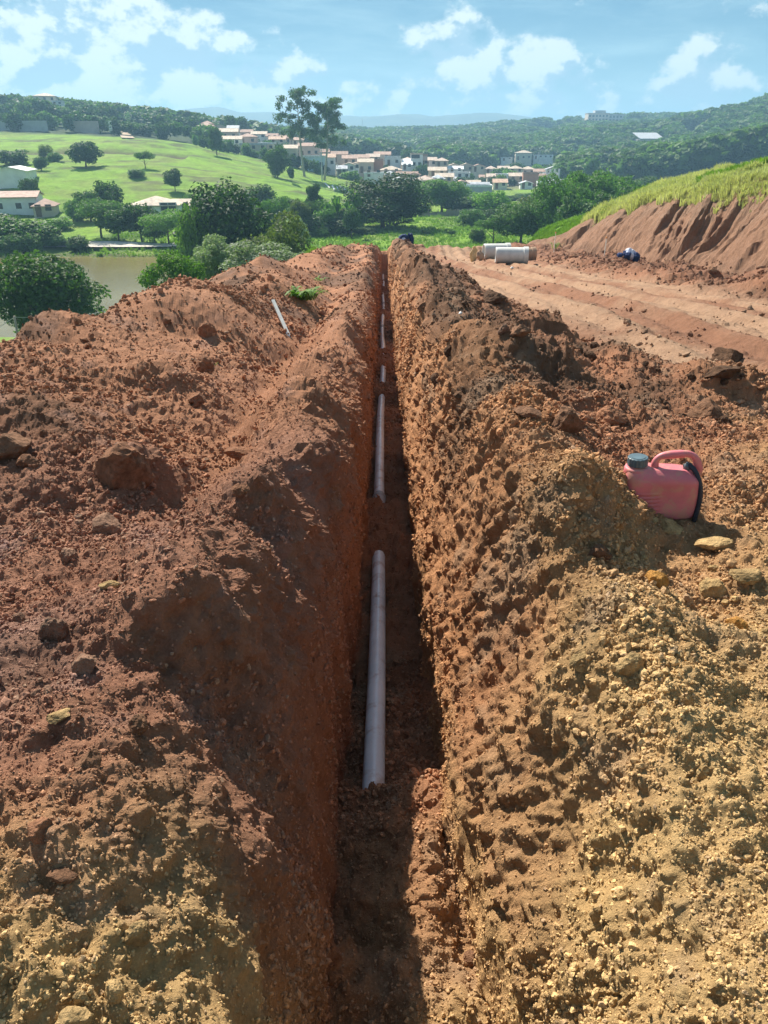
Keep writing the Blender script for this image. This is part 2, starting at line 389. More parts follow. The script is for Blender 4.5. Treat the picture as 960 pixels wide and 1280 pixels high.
# ------------------------------------------------------------------ soil and grass materials
def soil_material(name, near=True):
    m = bpy.data.materials.new(name); m.use_nodes = True; t = NT(m.node_tree); b = t.n['Principled BSDF']
    pos = t.add('ShaderNodeNewGeometry').outputs['Position']
    tint = t.add('ShaderNodeAttribute', attribute_name='tint').outputs['Color']
    n1 = t.noise(pos, 1.7, 5, .6); n2 = t.noise(pos, 14, 6, .65); n3 = t.noise(pos, 90, 5, .7)
    v = t.math('ADD', t.math('MULTIPLY', t.ss(n1, .3, .7), .28), t.math('MULTIPLY', t.ss(n2, .3, .72), .34))
    v = t.math('ADD', v, t.math('MULTIPLY', t.ss(n3, .3, .7), .34))
    if not near:
        v = t.math('ADD', t.math('MULTIPLY', v, .5), t.math('ADD', t.math('MULTIPLY', t.ss(t.noise(pos, .22, 6, .7), .35, .65), .40), t.math('MULTIPLY', t.ss(t.noise(pos, .9, 5, .7), .4, .66), .22)))
    c = t.mix(1.0, tint, t.mix(v, (.62, .58, .55), (1.38, 1.38, 1.36)), 'MULTIPLY')
    t.l.new(c, b.inputs['Base Color']); b.inputs['Roughness'].default_value = .95
    b.inputs['Specular IOR Level'].default_value = .18
    h = t.math('ADD', t.math('MULTIPLY', t.noise(pos, 60, 6, .8), .026), t.math('MULTIPLY', t.noise(pos, 190, 4, .75), .011))
    if not near: h = t.math('ADD', h, t.math('MULTIPLY', t.noise(pos, 1.3, 6, .75), .8))
    bp = t.add('ShaderNodeBump'); t.put(bp, 'Height', h); bp.inputs['Strength'].default_value = .9; bp.inputs['Distance'].default_value = 1.0
    t.l.new(bp.outputs[0], b.inputs['Normal'])
    return m
M_SOIL = soil_material('red_soil'); M_LAND = soil_material('land', False)
RED = np.array([.375, .180, .098]); OCH = np.array([.58, .385, .175]); DARK = np.array([.120, .066, .038]); DUST = np.array([.355, .225, .142]); GREY = np.array([.34, .235, .155])
GRN = np.array([.135, .26, .035]); DRY = np.array([.30, .30, .10]); PALE = np.array([.43, .33, .25])

def make_site():
    # rows: even steps down the picture
    pys = np.concatenate([np.linspace(1420, 1281, 40), np.linspace(1280, 420, 600), np.linspace(418.9, 326, 190)])
    Yr = []
    for py in pys:
        r = ray(480, py); s = -r[2]/r[1]
        if s > .1: Yr.append(1.12/(s-.1) if s > .1458+.0 else None)
    Yr = np.array([y for y in Yr if y is not None and y < 25])
    tail = np.geomspace(Yr[-1]*1.004, 66, 210)
    Yr = np.concatenate([np.linspace(-3, Yr[0]*.97, 14), Yr, tail])
    ny = len(Yr); Yc = Yr[:, None]
    nl, nw, nf, nr, ng = 330, 120, 56, 140, 430
    wob = vnoise(Yr*3, Yr*0, k=80)*.035 + vnoise(Yr*9, Yr*0, k=81)*.008 + vnoise(Yr*.8, Yr*0, k=82)*.05
    xl = np.interp(Yr, [0, .7, .95, 1.15, 1.45, 2, 2.8, 5, 10, 46], [-.25, -.25, -.25, -.32, -.41, -.37, -.28, -.26, -.27, -.27]) + wob
    wob2 = vnoise(Yr*2.2, Yr*0+5, k=83)*.04 + vnoise(Yr*7, Yr*0+5, k=84)*.02
    xr = np.interp(Yr, [0, 1.2, 2, 3, 5, 46], [.56, .60, .62, .56, .50, .44]) + wob2
    fl = -.20 + vnoise(Yr*1.3, Yr*0+7, k=85)*.025; fr = .265 + .09*(1-sst(Yr, 1.1, 2.0)) + vnoise(Yr*1.6, Yr*0+8, k=86)*.03
    Rw = .62*np.maximum(Yr, .3) + 1.6
    def lin(a, b, n, pw=1.0):
        t = np.linspace(0, 1, n+1)[:-1]**pw; return a[:, None] + (b-a)[:, None]*t[None, :]
    XL = lin(-Rw, xl, nl); XG = xr[:, None] + (Rw-xr)[:, None]*np.linspace(0, 1, ng)[None, :]
    YY = lambda A: np.broadcast_to(Yc, A.shape)
    ZL = ground(XL, YY(XL)); ZG = ground(XG, YY(XG))
    # the lips are rounded off
    rl = np.interp(Yr, [0, 1.6, 2.4, 5], [.20, .20, .13, .09])[:, None]; rr_ = .07
    ZL = ZL - rl*np.exp(-(xl[:, None]-XL)/(rl*.75)); ZG = ZG - rr_*np.exp(-(XG-xr[:, None])/.07)
    zl = ground(xl, Yr) - rl[:, 0]; zr = ground(xr, Yr) - rr_; fz = floor_z(Yr)
    close = sst(Yr, 44.5, 46)                      # the trench ends in a ramp
    fz = fz*(1-close) + np.minimum(zl, zr)*close
    # left wall
    t = np.linspace(0, 1, nw+1)[:-1]
    XW = xl[:, None] + (fl-xl)[:, None]*(1-(1-t[None, :])**2.2); ZW = zl[:, None] + (fz-zl)[:, None]*t[None, :]
    t = np.linspace(0, 1, nf+1)[:-1]
    XF = fl[:, None] + (fr-fl)[:, None]*t; ZF = fz[:, None] + 0*XF
    # loose soil that fell back, more on the right side near the camera
    pile = np.interp(Yr, [0, 1.2, 1.7, 2.1, 2.5, 2.9, 60], [0, .02, .12, .18, .05, 0, 0])
    ZF = ZF + pile[:, None]*sst(XF, -.12, .2) + .03*fbm(XF*7, YY(XF)*5, oct=4, k=88)*(1-close[:, None])
    for y0, y1, hh in ((4.95, 6.05, .16), (11.0, 12.1, .15), (13.7, 15.0, .15), (22.6, 23.6, .14), (31.0, 33.0, .16)):
        k = sst(Yr, y0-.15, y0+.1)*(1-sst(Yr, y1-.1, y1+.15)); ZF = ZF + (k*hh)[:, None]*(.85+.15*vnoise(XF*6, YY(XF)*6, k=89))
    k = 1-sst(Yr, 2.24, 2.38); ZF = ZF + (k*.13)[:, None]*(1+.3*vnoise(XF*7, YY(XF)*7, k=90))
    t = np.linspace(0, 1, nr+1)[:-1]; z0 = ZF[:, -1]
    a = np.clip((t-.30)/.70, 0, 1)**1.05
    XR = fr[:, None] + (xr-fr)[:, None]*(.08*t + .92*a)[None, :]; ZR = z0[:, None] + (zr-z0)[:, None]*t[None, :]
    X = np.concatenate([XL, XW, XF, XR, XG], 1); Z = np.concatenate([ZL, ZW, ZF, ZR, ZG], 1); Y = np.broadcast_to(Yc, X.shape).copy()
    nx = X.shape[1]
    reg = np.concatenate([np.full(nl, 0), np.full(nw, 1), np.full(nf, 2), np.full(nr, 3), np.full(ng, 4)])[None, :]*np.ones((ny, 1))
    # level of detail: grain smaller than the grid at that distance is left to the bump
    def normals(X, Y, Z):
        P = np.stack([X, Y, Z], 2); du = np.gradient(P, axis=1); dv = np.gradient(P, axis=0)
        N = np.cross(du, dv); N /= np.linalg.norm(N, axis=2, keepdims=True)+1e-12; return N
    N = normals(X, Y, Z)
    x, y, z = (A.astype(np.float32) for A in (X, Y, Z))
    dist = np.sqrt(x*x+y*y+z*z); near = lambda d0, d1: 1-sst(dist, d0, d1)
    isroad = road(X, Y)*(reg == 4)
    b = cut_base(Y); cut = sst(X, b-.3, b+.1)*(1-sst(X, b+2.75, b+2.85)); grassy = sst(X, b+2.7, b+2.95)
    end = np.interp(X, [-20, -3.4, 1, 6, 12, 16, 22, 60], [44, 45, 47, 52, 64, 80, 95, 100])
    outl = sst(-3.3-.3*np.sin(Y*.5)-X, 1.2, 2.2); oute = sst(Y-end, 2, 4)
    grassy = np.maximum(grassy, np.maximum(outl, oute))
    wall = sst(np.abs(reg-1), 0, .5)*-1+1          # left wall
    rw = (reg == 3)*1.0
    rwt = np.concatenate([np.zeros(nl+nw+nf), np.linspace(0, 1, nr), np.ones(ng)])[None, :]
    strip = rw*(1-sst(rwt, .26, .36))              # the clean-cut foot of the right wall
    face = np.maximum(rw*(1-strip), (reg == 4)*(1-sst(X, .70, .9)))*sst(dist, .5, 1)
    wt_ = np.concatenate([np.zeros(nl), np.linspace(0, 1, nw), np.ones(nf+nr+ng)])[None, :]
    rough = 1 - .75*isroad - wall*(.15+.5*sst(wt_, .1, .45)) - .55*strip - .7*cut
    rough = np.clip(rough*(1-.9*grassy), 0, 1)
    rough = rough*(1-.5*sst(dist, 4.5, 9)*(reg == 0))
    chn = np.exp(-((X+1.0)/.26)**4)*sst(Y, 2.6, 3.2)*(1-sst(Y, 12, 15))*(reg == 0)
    rough = rough*(1-.75*chn)
    m1 = fbm(x*.9, y*.9, z*.9, oct=3, k=100); m2 = fbm(x*2.1+5, y*2.1, z*2.1, oct=3, k=104)
    D = .030*fbm(x*3, y*3, z*3, oct=4, k=108)*rough + .012*fbm(x*11, y*11, z*11, oct=3, k=112)*np.clip(rough+.25, 0, 1)
    far_sc = np.clip(dist/7, 1, 4)
    D += rough*(.020+.025*(reg == 4))*np.clip(fbm(x*1.9, y*1.3, z*1.9, oct=4, k=118, ridge=True)-.2, -.3, 1.4)*sst(dist, 3, 7)
    # lumps at four sizes
    big = stones(x, y, z, .34, .10, .40, .45, k=1)*sst(m1, -.5, .5)
    D += rough*big*(.20+.25*(reg == 4))*sst(dist, 2.2, 4)
    D += rough*stones(x, y, z, .13, .12, .46, .62, k=2, wob=.5)*(.3+.7*sst(m2, -.6, .5))*near(18, 34)*(.34+.16*sst(dist, 2.5, 4.5)*(reg == 4))
    D += rough*stones(x, y, z, .22, .15, .44, .3, k=12, wob=.3)*sst(dist, 7, 14)*(.25+.35*(reg == 4))
    D += rough*.016*fbm(x*22, y*22, z*22, oct=2, k=116)*near(9, 14)
    s3 = stones(x, y, z, .055, .15, .48, .62, k=3, wob=.4)
    D += np.clip(rough+.05, 0, 1)*s3*(.35+.65*sst(m2, -.7, .3))*near(7, 13)*(.5+.4*sst(dist, 2, 4))
    s4 = stones(x, y, z, .024, .2, .5, .7, k=4, wob=0)
    D += np.clip(rough+.12, 0, 1)*s4*near(3.0, 5.5)*.85
    s5 = stones(x, y, z, .0125, .2, .5, .6, k=5, wob=0)
    D += s5*near(1.6, 2.6)*.7
    # holes torn in the right bank, and streaks running down it
    sx = (x*.9+z*.5); hol = stones(x*.8, y*1.25+z*.5, z*.5, .16, .10, .38, .15, k=6, wob=.9)
    D -= face*hol*.85*near(9, 16)*sst(dist, 1.2, 2.6)
    D -= face*stones(x*.9, y*1.4+z*.6, z*.45, .06, .15, .42, .16, k=7, wob=.6)*near(5, 9)*.8
    D += face*(.011*fbm((y+z*.5)*17, x*4, z*4, oct=3, k=130)*near(9, 16) + (.009+.014*sst(dist, 2.2, 4))*np.clip(fbm((y+z*.5)*6, x*2, z*1.8, oct=3, k=133, ridge=True)-.1, -.5, 1))
    D += (wall*sst(wt_, 0, .16)+strip)*(.010*fbm(y*15, x*2, z*1.5, oct=3, k=134) + .028*fbm(y*3.2, x*2, z*1.6, oct=3, k=137, ridge=True))
    D += (wall*sst(wt_, .1, .3)+strip)*.016*np.clip(vnoise(y*8.5, z*.5, x*0, k=161)*1.6, -1, .5)*sst(vnoise(y*.8, z*1.2, k=162), -.4, .1)
    # the digger's teeth marks in the channel
    ph = (Y + .55*(X+1.0))/np.interp(Y, [3, 14], [.17, .30])
    saw = (ph-np.floor(ph)); D += chn*(.085*saw**1.4-.04)*sst(vnoise(X*1.5, Y*1.0, k=140), -.7, -.3)
    # road: crust and small crumbs
    D += isroad*(.012*fbm(x*6, y*2.2, oct=4, k=144) + stones(x, y, z, .2, .1, .34, .10, k=8)*.6)*sst(dist, 2, 4)
    side = sst(X, 6.9, 8.3)*(1-sst(X, 10.2, 11.1)); D += side*(stones(x, y, z, .5, .12, .42, .5, k=9, wob=.4)*.6 + .05*fbm(x*2.4, y*2.4, oct=3, k=150))
    D += cut*(.05*fbm(y*3.4-x*1.2, x*.6, z*.6, oct=3, k=154) + .03*fbm(x*5, y*5, z*5, oct=3, k=158))
    fade = sst(np.abs(X)/Rw[:, None], 0, .1)*0 + 1
    X = X + N[:, :, 0]*D; Y2 = Y + N[:, :, 1]*D; Z = Z + N[:, :, 2]*D
    # skirt: the outermost vertices dive below the surrounding land
    Z[:, 0] -= .8; Z[:, -1] -= .8; Z[-1, :] -= .8
    V = np.stack([X, Y2, Z], 2).reshape(-1, 3)
    i = (np.arange(ny-1)[:, None]*nx + np.arange(nx-1)[None, :]).ravel()
    Fc = np.stack([i, i+1, i+nx+1, i+nx], 1)
    # soil colours, with a mauve lens veil mixed in on the left bank
    c1 = fbm(x*.45, y*.30, z*.4, oct=4, k=200); c2 = fbm(x*1.6, y*1.2, z*1.4, oct=4, k=210); c3 = fbm(x*5, y*5, z*5, oct=3, k=220)
    och = np.clip(sst(x*.55-y*.42+.75 + .35*c1+.22*c2, -.35, .75)*.95 + sst(1.35-y + .3*c1+.25*c2 - .28*(x < 0), -.15, .45)*.95, 0, 1)
    och = np.clip(och + .35*strip*sst(dist, 7, 3), 0, 1)*(1-sst(dist, 4.5, 8))
    C = RED*(1-och[..., None]) + OCH*och[..., None]
    veil = ((reg <= 1)*sst(y, .95, 1.3)*(1-sst(y, 3.2, 4.5))*.8)[..., None]; C = C*(1-veil)+C*np.array([.84, .86, 1.0])*veil  # purple cast of the lens flare tinted into the near left soil
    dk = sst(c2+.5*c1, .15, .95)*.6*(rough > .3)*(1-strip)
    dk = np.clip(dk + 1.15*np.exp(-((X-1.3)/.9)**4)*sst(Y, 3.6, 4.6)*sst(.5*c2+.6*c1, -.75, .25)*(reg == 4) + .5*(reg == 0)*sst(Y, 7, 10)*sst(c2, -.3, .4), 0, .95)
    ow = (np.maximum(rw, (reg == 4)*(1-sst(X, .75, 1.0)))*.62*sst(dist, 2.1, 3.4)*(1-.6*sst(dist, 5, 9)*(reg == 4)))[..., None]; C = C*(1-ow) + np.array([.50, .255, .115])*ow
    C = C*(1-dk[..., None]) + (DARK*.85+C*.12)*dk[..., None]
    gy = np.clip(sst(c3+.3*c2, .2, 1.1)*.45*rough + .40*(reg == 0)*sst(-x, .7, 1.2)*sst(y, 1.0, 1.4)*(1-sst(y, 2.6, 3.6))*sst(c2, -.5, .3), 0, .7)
    C = C*(1-gy[..., None]) + np.where((reg == 0)[..., None], np.array([.36, .225, .18]), GREY*1.05)*gy[..., None]  # left of the trench these patches turn mauve, imitating the flare veil
    rdm = np.clip(isroad*sst(c2*.5+c1*.5+.55*np.sin((X-6-.8*np.sin(Y*.12))*3.1), -.75, .45), 0, 1)[..., None]*.9
    C = C*(1-.55*isroad[..., None]) + np.array([.20, .105, .068])*.4*isroad[..., None]; C = C*(1-rdm) + DUST*rdm
    sd = (side*.6)[..., None]; C = C*(1-sd) + np.array([.14, .068, .045])*sd
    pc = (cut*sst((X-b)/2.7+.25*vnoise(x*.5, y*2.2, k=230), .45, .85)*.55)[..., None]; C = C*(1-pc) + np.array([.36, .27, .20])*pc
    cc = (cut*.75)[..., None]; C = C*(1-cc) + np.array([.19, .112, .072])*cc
    gr = np.clip(grassy*(1-.3*sst(c2, .3, .9)), 0, 1)[..., None]; dr = sst(c1+.4*c2, -.2, .8)[..., None]
    C = C*(1-gr) + (GRN*(1-dr*.6)+DRY*dr*.6)*gr
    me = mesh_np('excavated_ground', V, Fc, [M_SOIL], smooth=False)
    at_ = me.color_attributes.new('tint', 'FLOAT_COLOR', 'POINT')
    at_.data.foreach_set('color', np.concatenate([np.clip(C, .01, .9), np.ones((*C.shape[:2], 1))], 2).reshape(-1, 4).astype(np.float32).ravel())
    o = obj('excavated_ground', me); tag(o, kind='structure', label='turned red and ochre soil with a deep narrow trench dug through it')
    return o, (X, Y2, Z, reg)
site, SITE = make_site()
# ------------------------------------------------------------------ scattering countless small things
def scatter(name, P, scale, rot, protos, tint=None, label=None, kind='stuff'):
    """one object whose geometry nodes set a random prototype mesh on each point"""
    n = len(P); me = bpy.data.meshes.new(name)
    me.vertices.add(n); me.vertices.foreach_set('co', np.asarray(P, np.float32).ravel())
    a = me.attributes.new('size', 'FLOAT_VECTOR', 'POINT'); sc = np.asarray(scale, np.float32)
    if sc.ndim == 1: sc = np.repeat(sc[:, None], 3, 1)
    a.data.foreach_set('vector', sc.ravel())
    a = me.attributes.new('turn', 'FLOAT_VECTOR', 'POINT'); a.data.foreach_set('vector', np.asarray(rot, np.float32).ravel())
    a = me.attributes.new('which', 'INT', 'POINT'); a.data.foreach_set('value', np.random.default_rng(n).integers(0, len(protos), n).astype(np.int32))
    if tint is not None:
        a = me.color_attributes.new('tint', 'FLOAT_COLOR', 'POINT')
        a.data.foreach_set('color', np.concatenate([tint, np.ones((n, 1))], 1).astype(np.float32).ravel())
    for m in protos[0].data.materials: me.materials.append(m)
    o = obj(name, me); tag(o, kind=kind, label=label)
    ng = bpy.data.node_groups.new(name, 'GeometryNodeTree')
    ng.interface.new_socket('Geometry', in_out='INPUT', socket_type='NodeSocketGeometry')
    ng.interface.new_socket('Geometry', in_out='OUTPUT', socket_type='NodeSocketGeometry')
    gi = ng.nodes.new('NodeGroupInput'); go = ng.nodes.new('NodeGroupOutput')
    iop = ng.nodes.new('GeometryNodeInstanceOnPoints')
    g2i = ng.nodes.new('GeometryNodeGeometryToInstance')
    for p in reversed(protos):
        oi = ng.nodes.new('GeometryNodeObjectInfo'); oi.inputs['Object'].default_value = p
        ng.links.new(oi.outputs['Geometry'], g2i.inputs[0])
    def attr(nm, t):
        q = ng.nodes.new('GeometryNodeInputNamedAttribute'); q.data_type = t; q.inputs['Name'].default_value = nm; return q.outputs[0]
    ng.links.new(gi.outputs[0], iop.inputs['Points']); ng.links.new(g2i.outputs[0], iop.inputs['Instance'])
    iop.inputs['Pick Instance'].default_value = True
    ng.links.new(attr('which', 'INT'), iop.inputs['Instance Index'])
    ng.links.new(attr('turn', 'FLOAT_VECTOR'), iop.inputs['Rotation'])
    ng.links.new(attr('size', 'FLOAT_VECTOR'), iop.inputs['Scale'])
    ng.links.new(iop.outputs[0], go.inputs[0])
    md = o.modifiers.new('scatter', 'NODES'); md.node_group = ng
    return o
def proto(me):
    return bpy.data.objects.new(me.name, me)      # never linked to the scene: only instanced

def clod_mesh(name, seed, sub=2, cuts=5, rough=.16, mats=None, flat=(1, 1, .8)):
    import bmesh
    bm = bmesh.new(); bmesh.ops.create_icosphere(bm, subdivisions=sub, radius=1)
    V = np.array([v.co[:] for v in bm.verts]); rg = np.random.default_rng(seed)
    V = V/np.linalg.norm(V, axis=1, keepdims=True)
    for i in range(cuts):
        n = rg.normal(size=3); n /= np.linalg.norm(n); d = rg.uniform(.5, .85)
        k = V@n - d; V = V - np.maximum(k, 0)[:, None]*n*.92
    for sc, am in ((1.3, rough), (3.1, rough*.6), (7, rough*.45), (15, rough*.25)):
        V = V*(1+am*vnoise(V[:, 0]*sc+seed, V[:, 1]*sc, V[:, 2]*sc, k=seed)[:, None])
    V = V*np.array(flat)
    for v, c in zip(bm.verts, V): v.co = c
    me = bpy.data.meshes.new(name); bm.to_mesh(me); bm.free()
    for m in (mats or []): me.materials.append(m)
    return me
def crumb_material():
    m = bpy.data.materials.new('soil_crumb'); m.use_nodes = True; t = NT(m.node_tree); b = t.n['Principled BSDF']
    tint = t.add('ShaderNodeAttribute', attribute_name='tint', attribute_type='INSTANCER').outputs['Color']
    pos = t.add('ShaderNodeNewGeometry').outputs['Position']
    v = t.ss(t.noise(pos, 70, 4, .7), .3, .7, .75, 1.3)
    t.l.new(t.mix(1.0, tint, t.mix(v, (0, 0, 0), (1, 1, 1)), 'MULTIPLY'), b.inputs['Base Color'])
    c = t.vmath('SCALE', tint, v); t.l.new(c, b.inputs['Base Color'])
    b.inputs['Roughness'].default_value = .95; b.inputs['Specular IOR Level'].default_value = .15
    bp = t.add('ShaderNodeBump'); t.put(bp, 'Height', t.math('MULTIPLY', t.noise(pos, 160, 4, .7), .01)); bp.inputs['Strength'].default_value = .8; bp.inputs['Distance'].default_value = 1
    t.l.new(bp.outputs[0], b.inputs['Normal'])
    return m
M_CRUMB = crumb_material()
SX, SY, SZ, SREG = SITE
_tint = np.empty(len(site.data.vertices)*4, np.float32); site.data.color_attributes['tint'].data.foreach_get('color', _tint)
TINT = _tint.reshape(*SX.shape, 4)[..., :3]
def make_crumbs():
    rg = np.random.default_rng(11)
    dist = np.sqrt(SX**2+SY**2+SZ**2)
    rd = road(SX, SY)
    b = cut_base(SY)
    w = np.ones_like(SX); w[SREG == 1] = .55; w[SREG == 2] = .9; w[SREG == 3] = .42
    w *= (1-.93*rd*(SREG == 4))*(SX < b+.2)*(SY > .45)*(dist < 40)
    rub = sst(fbm(SX*1.5, SY*1.2, SZ, oct=3, k=300), -.35, .55)
    w *= .35+.95*rub
    w = w*(.30+.70*(1-sst(dist, 6, 16)))
    w = w*(SX > -3.6-.3*np.sin(SY*.5))
    p = (w/w.sum()).ravel(); N = 280000
    i = rg.choice(len(p), N, p=p)
    P = np.stack([SX.ravel()[i], SY.ravel()[i], SZ.ravel()[i]], 1) ; d = dist.ravel()[i]
    r0 = .80*d/739
    r = r0*(1-rg.random(N)*.9985)**(-1/1.9)
    rb = rub.ravel()[i]; cap = np.where(rg.random(N) < .02*rb, .030, .0075+.010*rb)*np.clip(d/3.2, 1, 4.2)
    r = np.where(r > cap, r0*rg.uniform(1, 1.6, N), r)
    wallk = SREG.ravel()[i]; r = np.where((wallk == 1) | (wallk == 3), np.minimum(r, .012*np.clip(d/4, 1, 3)), r)
    P[:, 2] += r*.25; P += rg.normal(size=P.shape)*r0[:, None]*.8
    tint = TINT.reshape(-1, 3)[i]*rg.uniform(.78, 1.30, (N, 1))
    k = rg.random((N, 1)) < .12; tint = np.where(k, tint*.5+GREY*.55, tint)
    sc = r[:, None]*rg.uniform(.75, 1.25, (N, 3))
    protos = [proto(clod_mesh('crumb', 20+s, 2 if s < 3 else 1, 8, .3, [M_CRUMB])) for s in range(6)]
    scatter('soil_crumbs', P, sc, rg.uniform(0, 6.28, (N, 3)), protos, tint, 'countless loose crumbs of red and ochre soil strewn over the banks')
make_crumbs()

def tint_at(x, y):
    """soil colour of the ground nearest a place"""
    r = int(np.argmin(np.abs(SY[:, 0]-y))); c = int(np.argmin(np.abs(SX[r]-x)+9*(np.abs(SREG[r]-1) < .5))); return TINT[r, c], SZ[r, c]
def surface_z(x, y):
    r = int(np.clip(np.searchsorted(SY[:, SY.shape[1]//4], y), 1, SY.shape[0]-2))
    best = None
    for rr in range(max(0, r-5), min(SY.shape[0], r+6)):
        c = int(np.argmin(np.abs(SX[rr]-x))); q = (SX[rr, c]-x)**2+(SY[rr, c]-y)**2
        if best is None or q < best[0]: best = (q, SZ[rr, c], TINT[rr, c])
    return best[1], best[2]
def clod_material(name, c):
    m = bpy.data.materials.new(name); m.use_nodes = True; t = NT(m.node_tree); b = t.n['Principled BSDF']
    pos = t.add('ShaderNodeNewGeometry').outputs['Position']; rnd = t.add('ShaderNodeObjectInfo').outputs['Random']
    v = t.math('ADD', t.ss(t.noise(pos, 22, 6, .7), .3, .7, .60, 1.25), t.math('MULTIPLY', t.math('SUBTRACT', rnd, .5), .3))
    t.l.new(t.vmath('SCALE', tuple(c), v), b.inputs['Base Color'])
    b.inputs['Roughness'].default_value = .95; b.inputs['Specular IOR Level'].default_value = .15
    bp = t.add('ShaderNodeBump'); t.put(bp, 'Height', t.math('ADD', t.math('MULTIPLY', t.noise(pos, 90, 6, .75), .016), t.math('MULTIPLY', t.noise(pos, 30, 3, .6), .02)))
    bp.inputs['Strength'].default_value = .9; bp.inputs['Distance'].default_value = 1
    t.l.new(bp.outputs[0], b.inputs['Normal']); return m
CM = {'red': clod_material('red_clod', RED*.8), 'ochre': clod_material('ochre_clod', OCH*.85), 'dark': clod_material('dark_clod', DARK*1.0),
      'grey': clod_material('grey_clod', np.array([.27, .155, .10])), 'stone': clod_material('dark_stone', (.10, .10, .095)), 'orange': clod_material('orange_clod', (.52, .26, .07)), 'brown': clod_material('brown_clod', (.21, .11, .062))}
CLODM = {}
def clod_me(kind, s, shape='block'):
    k = (kind, s, shape)
    if k not in CLODM:
        cuts, rough, fl = {'block': (9, .13, (1, .9, .8)), 'round': (3, .15, (1, 1, .9)), 'slab': (10, .10, (1.0, .6, .45))}[shape]
        CLODM[k] = clod_mesh('soil_clod', 60+s*7+len(shape), 4, cuts, rough, [CM[kind]], fl)
    return CLODM[k]
